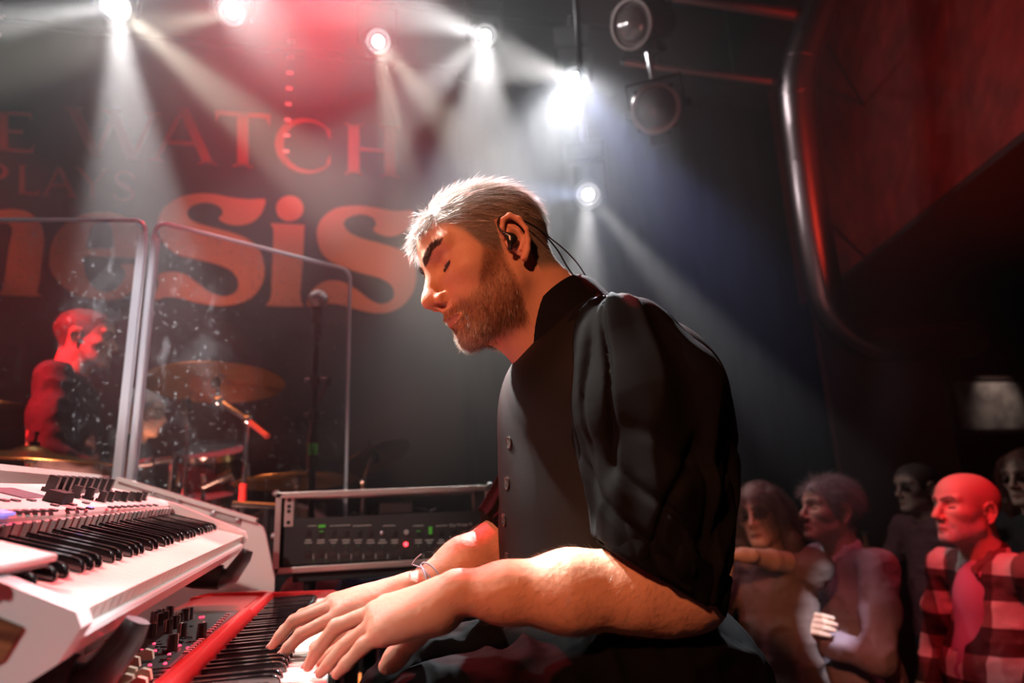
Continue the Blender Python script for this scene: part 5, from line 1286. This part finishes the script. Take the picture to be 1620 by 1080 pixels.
# low rail of the riser
ra, rb = Vector(W(370,797,2.35)), Vector(W(446,801,2.30)); t = thing('riser_rail', 'low chrome rail standing between the console and the flight case', 'rail', loc=(ra.x,ra.y,0))
MB().tube([(0,0,ra.z), (rb.x-ra.x,rb.y-ra.y,rb.z)], .012, 12).obj('top_tube', M_chrome, t, smooth=True)
for k in (.05, .70): q = (rb-ra)*k; MB().tube([(q.x,q.y,ra.z-.005),(q.x,q.y,0)], .010, 10).obj('post', M_chrome, t, smooth=True)
# red cloth bag and blue drum seat behind the case
rp = Vector(WY(505,925,2.35)); t = thing('red_bag', 'crumpled red cloth bag on a black box under the flight case', 'bag', loc=(rp.x,rp.y,0))
bb_ = Blob(); bb_.el((0,0,rp.z-.03), (.12,.08,.07), k=.03).el((.06,.02,rp.z+.0), (.06,.05,.045), k=.03).el((-.07,-.01,rp.z-.02), (.05,.06,.05), k=.03); bb_.disp(lambda P_: np.abs(vnoise(P_, 28, 3))*.012)
V, Fq = bb_.mesh(.006); link('cloth', pydata('cloth', V, Fq), mat('red_cloth', (.5,.02,.03), .6), t)
MB().box((0,0,(rp.z-.09)/2), (.26,.2,rp.z-.09), .01).obj('box', M_ply, t)
MB().tube(catmull([(-.05,-.02,rp.z+.02),(-.02,-.03,rp.z+.06),(.03,-.02,rp.z+.03)], 5, False), .006, 8).obj('strap', M_blk, t, smooth=True)
bp_ = Vector(WY(600,925,2.3)); t = thing('drum_throne', 'round dark blue drum seat behind the player\'s wrists', 'stool', loc=(bp_.x,bp_.y,0))
MB().lathe([(0,bp_.z-.10),(.13,bp_.z-.10),(.15,bp_.z-.07),(.15,bp_.z-.02),(.12,bp_.z+.03),(.06,bp_.z+.055),(0,bp_.z+.06)], 28).obj('seat', mat('blue_vinyl', (.03,.035,.10), .45), t, smooth=True)
MB().tube([(0,0,.03),(0,0,bp_.z-.08)], .018, 10).obj('column', M_chrome, t, smooth=True)
for k in range(3): a = k*2.094; MB().tube([(0,0,.22),(.2*math.cos(a),.2*math.sin(a),.012)], .010, 8).obj('leg', M_chrome, t, smooth=True)
# ---------------------------------------------------------------- drummer, second musician and the audience
def hand_blob(b, wrist, d, n, side, s=1.0, curl=.6):   # palm along d, back of the hand facing n
    d = unit(np.asarray(d, float)); n = unit(np.asarray(n, float)-d*(np.asarray(n)@d)); l = np.cross(n, d)*side
    wrist = np.asarray(wrist)
    b.rc(wrist-d*.03, wrist+d*.01, .024*s, .024*s, k=.01)
    for k in range(4):
        o = (k-1.5)*.019*s; m_ = wrist+d*.085*s-l*o
        b.rc(wrist+d*.012-l*o*.5, m_, .017*s, .0115*s, k=.01)
        L = (.040,.046,.043,.034)[k]*s; d2 = unit(d*math.cos(curl)-n*math.sin(curl)); d3 = unit(d*math.cos(curl*2.2)-n*math.sin(curl*2.2))
        b.chain([m_, m_+d2*L, m_+d2*L+d3*L*.8], [.0100*s,.0090*s,.0075*s], k=.004)
    t0 = wrist+d*.025+l*.022*s; b.chain([t0, t0+unit(d*.6+l*.8)*.035*s, t0+unit(d*.6+l*.8)*.035*s+unit(d-n*.3)*.032*s], [.013*s,.0115*s,.009*s], k=.006)
def make_person(label, hpx, yaw, pitch=0, roll=0, floor=-.75, size=1.0, skin=(.6,.36,.26), hair=None, hair_len=.02, beard=None, brow=(.08,.05,.04),
                shirt=None, shirt_h=.006, trouser=(.02,.02,.025), arms=None, shoulder=.185, belly=0.0, glasses=False, seat=None, nose=1.0, fat=0.0, group='people watching from the hall', hair_front=0.0, hair_dz=0.0, collar=None, extra=None, sleeve_to=.85):
    HO_ = np.array(W(*hpx)) if len(hpx) == 3 else np.array(hpx[0]); HR_ = rotm(yaw, pitch, roll); BR = rotm(yaw if extra is None or 'body_yaw' not in extra else extra['body_yaw'], 0, 0)
    root = thing('person', label, 'person', loc=(HO_[0],HO_[1],floor), group=group)
    S = size
    B = lambda f, l, u: HO_+BR@(np.array([f,l,u+(.03 if u > -.80 else 0)])*S)
    inv = lambda p: (np.asarray(p)-HO_) @ HR_ / S
    nb_ = inv(B(-.035,0,-.175)); 
    hv, hf = head_blob(neck=[((-.02,0,-.03), tuple(nb_), .052, .060, .03), ((.01,0,-.07), tuple(inv(B(-.015,0,-.16))), .040, .050, .03)], nose=nose, fat=fat).mesh(.0030, lo=np.array([-.2,-.1,-.24]))
    tint = skin_tint(hv, skin, hair, beard, brow, hair_front=hair_front, hair_dz=hair_dz)
    hn = vnormals(hv, hf); hw = toworld(hv*S, HR_, HO_)
    # skin: arms and hands
    ab = Blob(); parts = [(hw, hf)]
    sleeves = Blob()
    for sd, (el_, wr_, hd, hn_, cl_) in arms.items():
        sg = 1 if sd == 'L' else -1; sh = B(-.03, sg*shoulder/S*1.0 if False else sg*shoulder, -.215)
        e = el_ if isinstance(el_, np.ndarray) else B(*el_); w = wr_ if isinstance(wr_, np.ndarray) else B(*wr_)
        ab.chain([e, (e+w)/2, w], [.040*S,.036*S,.026*S], k=.015); hand_blob(ab, w, BR@np.array(hd), BR@np.array(hn_), -sg, S, cl_)
        m_ = e+(w-e)*sleeve_to
        sleeves.chain([sh, (sh+e)/2, e], [.066*S,.060*S,.054*S], k=.03)
        if sleeve_to > .05: sleeves.chain([e, m_], [.054*S,(.054-.016*sleeve_to)*S], k=.02)
    av, af = ab.mesh(.0042); av = relax(av, af, 1, .4); parts.append((av, af))
    tb_ = Blob(); tb_.chain([B(-.03,0,-.20), B(-.03,0,-.40), B(-.02,0,-.70)], [.07*S,.10*S,.10*S], k=.05)
    hipz = (floor+.92*S if seat is None else seat)-HO_[2]
    tb_.chain([B(-.02,0,-.60), B(-.02,0,hipz/S)], [.10*S,.11*S], k=.05); tv, tf = tb_.mesh(.012); parts.append((tv, tf))
    V, Fq = joinm(parts); me = pydata('body', V, Fq); set_col(me, np.concatenate([tint, np.tile(skin, (len(av)+len(tv),1))]))
    rebase(link('body', me, M_skin), root)
    # clothes
    sb_ = Blob()
    sb_.el(B(-.035,0,-.34), (.115*S,.150*S,.16*S), R=BR, k=.06); sb_.rc(B(-.035,shoulder*.78,-.215), B(-.035,-shoulder*.78,-.215), .060*S, .060*S, k=.05)
    sb_.el(B(-.01+belly*.5,0,-.54), ((.115+belly)*S,(.145+belly*.6)*S,.18*S), R=BR, k=.07); sb_.el(B(-.02,0,max(hipz/S+.06,-.78)), ((.118+belly*.7)*S,.165*S,.14*S), R=BR, k=.06)
    sb_.rc(B(-.04,0,-.19), B(-.035,0,-.22), .058*S, .075*S, k=.04)
    sb_.p += sleeves.p
    sb_.disp(lambda P_: (np.abs(vnoise(P_, 16, 5))-.3)*.012+np.abs(vnoise(P_, 40, 6))*.004)
    sv, sf = sb_.mesh(shirt_h); sv = relax(sv, sf, 1, .4); so_ = link('shirt', pydata('shirt', sv, sf), shirt); rebase(so_, root)
    tl = Blob()
    for sg in (-1, 1):
        hp = B(-.02, sg*.085, hipz/S)
        if seat is None: kn = B(.0, sg*.10, (hipz-.42*S)/S); an = B(-.03, sg*.11, (floor+.09-HO_[2])/S); ft = B(.12, sg*.13, (floor+.04-HO_[2])/S)
        else: kn = B(.42, sg*.14, (hipz-.02)/S); an = B(.40, sg*.15, (floor+.10-HO_[2])/S); ft = B(.58, sg*.16, (floor+.04-HO_[2])/S)
        tl.chain([hp, kn, an], [.088*S,.064*S,.050*S], k=.03); tl.rc(an-np.array([0,0,.045]), ft, .042, .036, k=.02)
    tl.el(B(-.02,0,hipz/S), (.11*S,.16*S,.10*S), R=BR, k=.05); tl.cut((0,0,floor+.003), (0,0,-1))
    v, f = tl.mesh(.011); rebase(link('trousers', pydata('trousers', v, f), mat('trouser_%02d' % len(bpy.data.objects), trouser, .8)), root)
    if hair is not None:
        n = 5200 if hair_len < .06 else 7000
        hl = hair_len
        def fl(P_):
            side = np.stack([-.5+0*P_[:,0], np.sign(P_[:,1])*.3, -.6+0*P_[:,0]], 1); return side
        wf = lambda P_: scalp_w(P_, hair_dz, hair_front)
        (sv_, sf_), _ = grow(hv, hf, hn, n, wf, fl, lambda P_: (.25 if hl < .04 else .5)+0*P_[:,0], lambda P_: hl*(.5+.5*sstep(-.02,.06,P_[:,2])) if hl < .06 else hl+0*P_[:,0], .0009, jitter=.15, curl=.7 if hl < .06 else 1.6, seg=4 if hl < .06 else 6)
        sg_ = 4 if hl < .06 else 6
        if hl >= .06:                       # long hair falls
            q = sv_.reshape(n, (sg_+1)*2, 3); z0 = q[:, :2].mean(1, keepdims=True); drop_ = np.linspace(0, 1, sg_+1).repeat(2)[None,:,None]**1.3
            fall = np.concatenate([z0[:,:,0:1]*.55-.035, z0[:,:,1:2]*1.25, z0[:,:,2:3]-hl*1.0], 2); q = q*(1-drop_)+fall*drop_+RNG.normal(size=(n,1,3))*.006*drop_; sv_ = q.reshape(-1,3)
        strand_obj('hair', (sv_*S, sf_), strand_cols(n, sg_, [hair, tuple(np.array(hair)*.6), tuple(np.minimum(np.array(hair)*1.6, .8))], [.5,.3,.2]), HR_, HO_, root)
    if hair is not None and hair_len >= .06:      # mass of long parted hair under the loose strands
        lb = Blob(); lb.el((-.020,0,.050), (.104,.085,.092), k=.02); lb.el((-.055,0,-.06), (.060,.080,.14), k=.05)
        for yy_ in (1,): lb.chain([(.030,.070,.075), (.030,.086,.00), (.005,.094,-.10), (-.005,.090,-hair_len-.02)], [.026,.022,.030,.020], k=.03, mir=True)
        lb.el((.095,0,-.030), (.080,.066,.098), k=.012, op='sub')
        lb.disp(lambda P_: np.abs(vnoise(P_*np.array([1,1,.25]), 90, 8))*.006)
        lv, lf = lb.mesh(.0035); me_ = pydata('hair_mass', toworld(lv*S, HR_, HO_), lf); set_col(me_, np.tile(np.array(hair)*.8, (len(lv),1))); rebase(link('hair_mass', me_, M_hair), root)
    if beard is not None:
        (sv_, sf_), _ = grow(hv, hf, hn, 2500, beard_w, lambda P_: np.stack([.3+0*P_[:,0], 0*P_[:,1], -1+0*P_[:,0]], 1), lambda P_: .35+0*P_[:,0], lambda P_: .006+0*P_[:,0], .0007, seg=3)
        strand_obj('beard', (sv_*S, sf_), strand_cols(2500, 3, [beard, tuple(np.array(beard)*.6)], [.6,.4]), HR_, HO_, root)
    if glasses:
        mb = MB()
        for sg in (-1, 1):
            c_ = np.array([.099,sg*.034,.014]); mb.tube([(c_[0]-.25*(abs(c_[1]+.024*math.cos(a))-.034)**1*.5,c_[1]+.024*math.cos(a),c_[2]+.018*math.sin(a)) for a in np.linspace(0, 2*math.pi, 25)], .0020, 6)
            mb.tube([(.094,sg*.058,.018),(.07,sg*.072,.018),(.0,sg*.078,.016)], .0020, 6)
        mb.tube([(.103,-.010,.018),(.105,0,.021),(.103,.010,.018)], .0020, 6)
        v = toworld(np.array(mb.v)*S, HR_, HO_); mb.v = [tuple(q) for q in v]; go = mb.obj('glasses', M_blk, smooth=True); rebase(go, root)
        Mg = mat('glasses_lens', (1,1,1), .02, trans=1.0, ior=1.03)
        for sg in (-1, 1):
            lm = MB().add([(.098,sg*.034+.023*math.cos(a),.014+.017*math.sin(a)) for a in np.linspace(0, 2*math.pi, 19)[:-1]], [tuple(range(18))])
            lm.v = [tuple(q) for q in toworld(np.array(lm.v)*S, HR_, HO_)]; rebase(lm.obj('glasses_lens', Mg), go)
    if collar is not None:                  # folded shirt collar
        cb2 = Blob(); 
        for sg in (-1, 1):
            cb2.chain([B(-.085,0,-.150), B(-.055,sg*.060,-.155), B(.005,sg*.062,-.175), B(.045,sg*.030,-.205)], [.012*S,.012*S,.012*S,.008*S], k=.01, sq=((0,0,1), .45))
            cb2.rc(B(.045,sg*.030,-.205), B(.055,sg*.050,-.235), .010*S, .004*S, k=.01)
        v, f = cb2.mesh(.0040); rebase(link('collar', pydata('collar', v, f), collar), root)
    return root, B, so_
def plain(name, c, r=.8): return mat(name, c, r, bump=(300, .3, .002))
PI = math.pi
hang = lambda sg: ((-.06, sg*.27, -.50), (.10, sg*.26, -.70), (.4,0,-1), (0,sg,0), .4)
# drummer seen from behind the shield, facing stage left
make_person('drummer in a dark shirt sitting in red light behind the clear shield', (131,540,2.62), math.radians(8), .10, 0, floor=0, skin=(.58,.36,.28), hair=(.10,.06,.05), hair_len=.012, shirt=plain('drummer_shirt', (.05,.035,.04)),
            arms={'L': ((.02,.26,-.50), (.24,.22,-.66), (1,0,-.3), (0,0,1), .9), 'R': ((.0,-.26,-.50), (.24,-.16,-.64), (1,.2,-.3), (0,0,1), .9)}, seat=.60, group='musicians behind the shield', hair_front=-.008)
# grey haired musician half hidden by the shield edge
make_person('grey haired musician sitting low behind the edge of the clear shield', (222,655,3.35), math.radians(5), .15, 0, floor=0, skin=(.62,.42,.30), hair=(.45,.46,.46), hair_len=.012, shirt=plain('dark_shirt', (.02,.02,.022)),
            arms={'L': ((.0,.26,-.48), (.20,.20,-.62), (1,0,-.3), (0,0,1), .7), 'R': ((.0,-.26,-.48), (.20,-.16,-.62), (1,.2,-.3), (0,0,1), .7)}, seat=.42, group='musicians behind the shield')
# audience, all looking to the stage
plaid = mat('plaid_flannel', (.5,.06,.05), .85); nt = plaid.node_tree; b_ = nt.nodes['Principled BSDF']
tc = nt.nodes.new('ShaderNodeTexCoord'); sp_ = nt.nodes.new('ShaderNodeSeparateXYZ'); nt.links.new(tc.outputs['Object'], sp_.inputs[0])
def band(out, freq, thr, ph=0.0):
    m1 = nt.nodes.new('ShaderNodeMath'); m1.operation = 'MULTIPLY'; m1.inputs[1].default_value = freq; nt.links.new(out, m1.inputs[0])
    m0 = nt.nodes.new('ShaderNodeMath'); m0.operation = 'ADD'; m0.inputs[1].default_value = ph; nt.links.new(m1.outputs[0], m0.inputs[0])
    m2 = nt.nodes.new('ShaderNodeMath'); m2.operation = 'FRACT'; nt.links.new(m0.outputs[0], m2.inputs[0])
    m3 = nt.nodes.new('ShaderNodeMath'); m3.operation = 'GREATER_THAN'; m3.inputs[1].default_value = thr; nt.links.new(m2.outputs[0], m3.inputs[0]); return m3.outputs[0]
hb, vb = band(sp_.outputs[2], 6.2, .5), band(sp_.outputs[1], 7.0, .5, .2)
mx1 = nt.nodes.new('ShaderNodeMix'); mx1.data_type = 'RGBA'; mx1.inputs[6].default_value = (.62,.50,.46,1); mx1.inputs[7].default_value = (.10,.03,.03,1); nt.links.new(hb, mx1.inputs[0])
mx2 = nt.nodes.new('ShaderNodeMix'); mx2.data_type = 'RGBA'; mx2.blend_type = 'MULTIPLY'; mx2.inputs[7].default_value = (.30,.14,.14,1); nt.links.new(vb, mx2.inputs[0]); nt.links.new(mx1.outputs[2], mx2.inputs[6]); nt.links.new(mx2.outputs[2], b_.inputs['Base Color'])
root, B, so_ = make_person('bald bearded man in an open plaid flannel shirt watching from the hall', (1532,812,2.30), PI-.10, -.14, 0, skin=(.66,.42,.33), hair=None, beard=(.62,.55,.52), shirt=plaid, belly=.035, size=1.04, nose=1.15, fat=.005,
            arms={'L': ((-.05,.30,-.52), (.10,.26,-.76), (.4,0,-1), (0,1,0), .4), 'R': ((-.02,-.30,-.52), (.12,-.26,-.74), (.4,0,-1), (0,-1,0), .4)}, collar=plaid)
ts = Blob(); ts.el(B(.010,0,-.34), (.100,.085,.16), R=rotm(PI-.10,0,0), k=.05); ts.el(B(.052,0,-.56), (.112,.095,.20), R=rotm(PI-.10,0,0), k=.05); ts.rc(B(-.03,0,-.185), B(-.02,0,-.22), .060, .070, k=.03)
v, f = ts.mesh(.006); rebase(link('t_shirt', pydata('t_shirt', v, f), plain('pink_shirt', (.45,.16,.26))), root)
crossed = {'R': ((.08,-.27,-.47), (.22,.06,-.40), (.15,1,.15), (1,0,.3), .5), 'L': ((.09,.27,-.48), (.27,-.05,-.43), (.05,-1,.12), (1,0,.3), .5)}
root, B, so_ = make_person('grey haired man in a grey buttoned pullover standing with folded arms', (1313,812,2.52), PI-.05, -.12, 0, skin=(.64,.40,.30), hair=(.36,.30,.29), hair_len=.050, hair_dz=-.004, shirt=plain('grey_knit', (.26,.17,.20)), arms=crossed, belly=.01, nose=1.1, collar=plain('pale_collar', (.62,.48,.50)), sleeve_to=.92)
for k in range(3):
    q = B(.083+.006*k, .0, -.255-.042*k); rebase(MB().lathe([(.007,0),(.007,.003),(0,.004)], 12, look_mat(Vector(q)-Vector((.004,0,0)), Vector(q)+Vector((-1,0,.2)))).obj('button', M_blk, smooth=True), root)
# woman with glasses leaning her chin on her arm
root, B, so_ = make_person('long haired woman with round glasses resting her chin on her folded arm', (1205,818,2.42), PI+.65, .02, .10, size=.96, floor=-.75, skin=(.62,.40,.30), hair=(.24,.18,.15), hair_len=.22, shirt=plain('brown_knit', (.16,.10,.09)), glasses=True,
            arms={'L': (W(1262,892,2.34), W(1176,878,2.20), (.55,-1,.05), (0,0,1), .5), 'R': ((.12,-.20,-.42), (.22,-.10,-.26), (.1,.3,1), (1,0,0), .6)}, sleeve_to=.12, hair_dz=-.016, shoulder=.165, nose=.9, brow=(.14,.09,.07))
root, B, so_ = make_person('dim man with glasses and a bottle standing behind the plaid shirt', (1452,775,3.30), PI-.05, .0, 0, skin=(.50,.30,.24), hair=(.12,.08,.07), hair_len=.015, shirt=plain('maroon_top', (.16,.05,.06)), glasses=True,
            arms={'R': ((.05,-.27,-.50), (.22,-.12,-.40), (.6,.3,.6), (0,-1,.2), 1.0), 'L': hang(1)})
bw = B(.27,-.09,-.36); t = thing('bottle', 'small bottle held by the dim man with glasses', 'bottle', loc=tuple(bw))
MB().lathe([(.026,-.09),(.029,-.085),(.029,.02),(.024,.05),(.012,.085),(.011,.13)], 18).obj('glass', mat('bottle_glass', (.18,.07,.03), .1, spec=.8), t, smooth=True)
MB().lathe([(.0125,.128),(.0135,.13),(.0135,.142),(0,.143)], 14).obj('neck_rim', M_steel, t, smooth=True); MB().lathe([(.0295,-.06),(.0295,.0)], 18, close=False).obj('paper_label', mat('paper_label', (.5,.42,.36), .7), t, smooth=True)
make_person('person with long hair and glasses next to the framed picture', (1628,760,2.75), PI+.15, .0, 0, skin=(.60,.38,.30), hair=(.16,.07,.05), hair_len=.20, shirt=plain('black_top', (.02,.018,.02)), glasses=True, arms={'L': hang(1), 'R': hang(-1)}, size=.98)
# bar rail the audience leans on at the stage edge
rl = Vector(W(1185,905,2.25)); 
print('all people', time.time()-_t0)
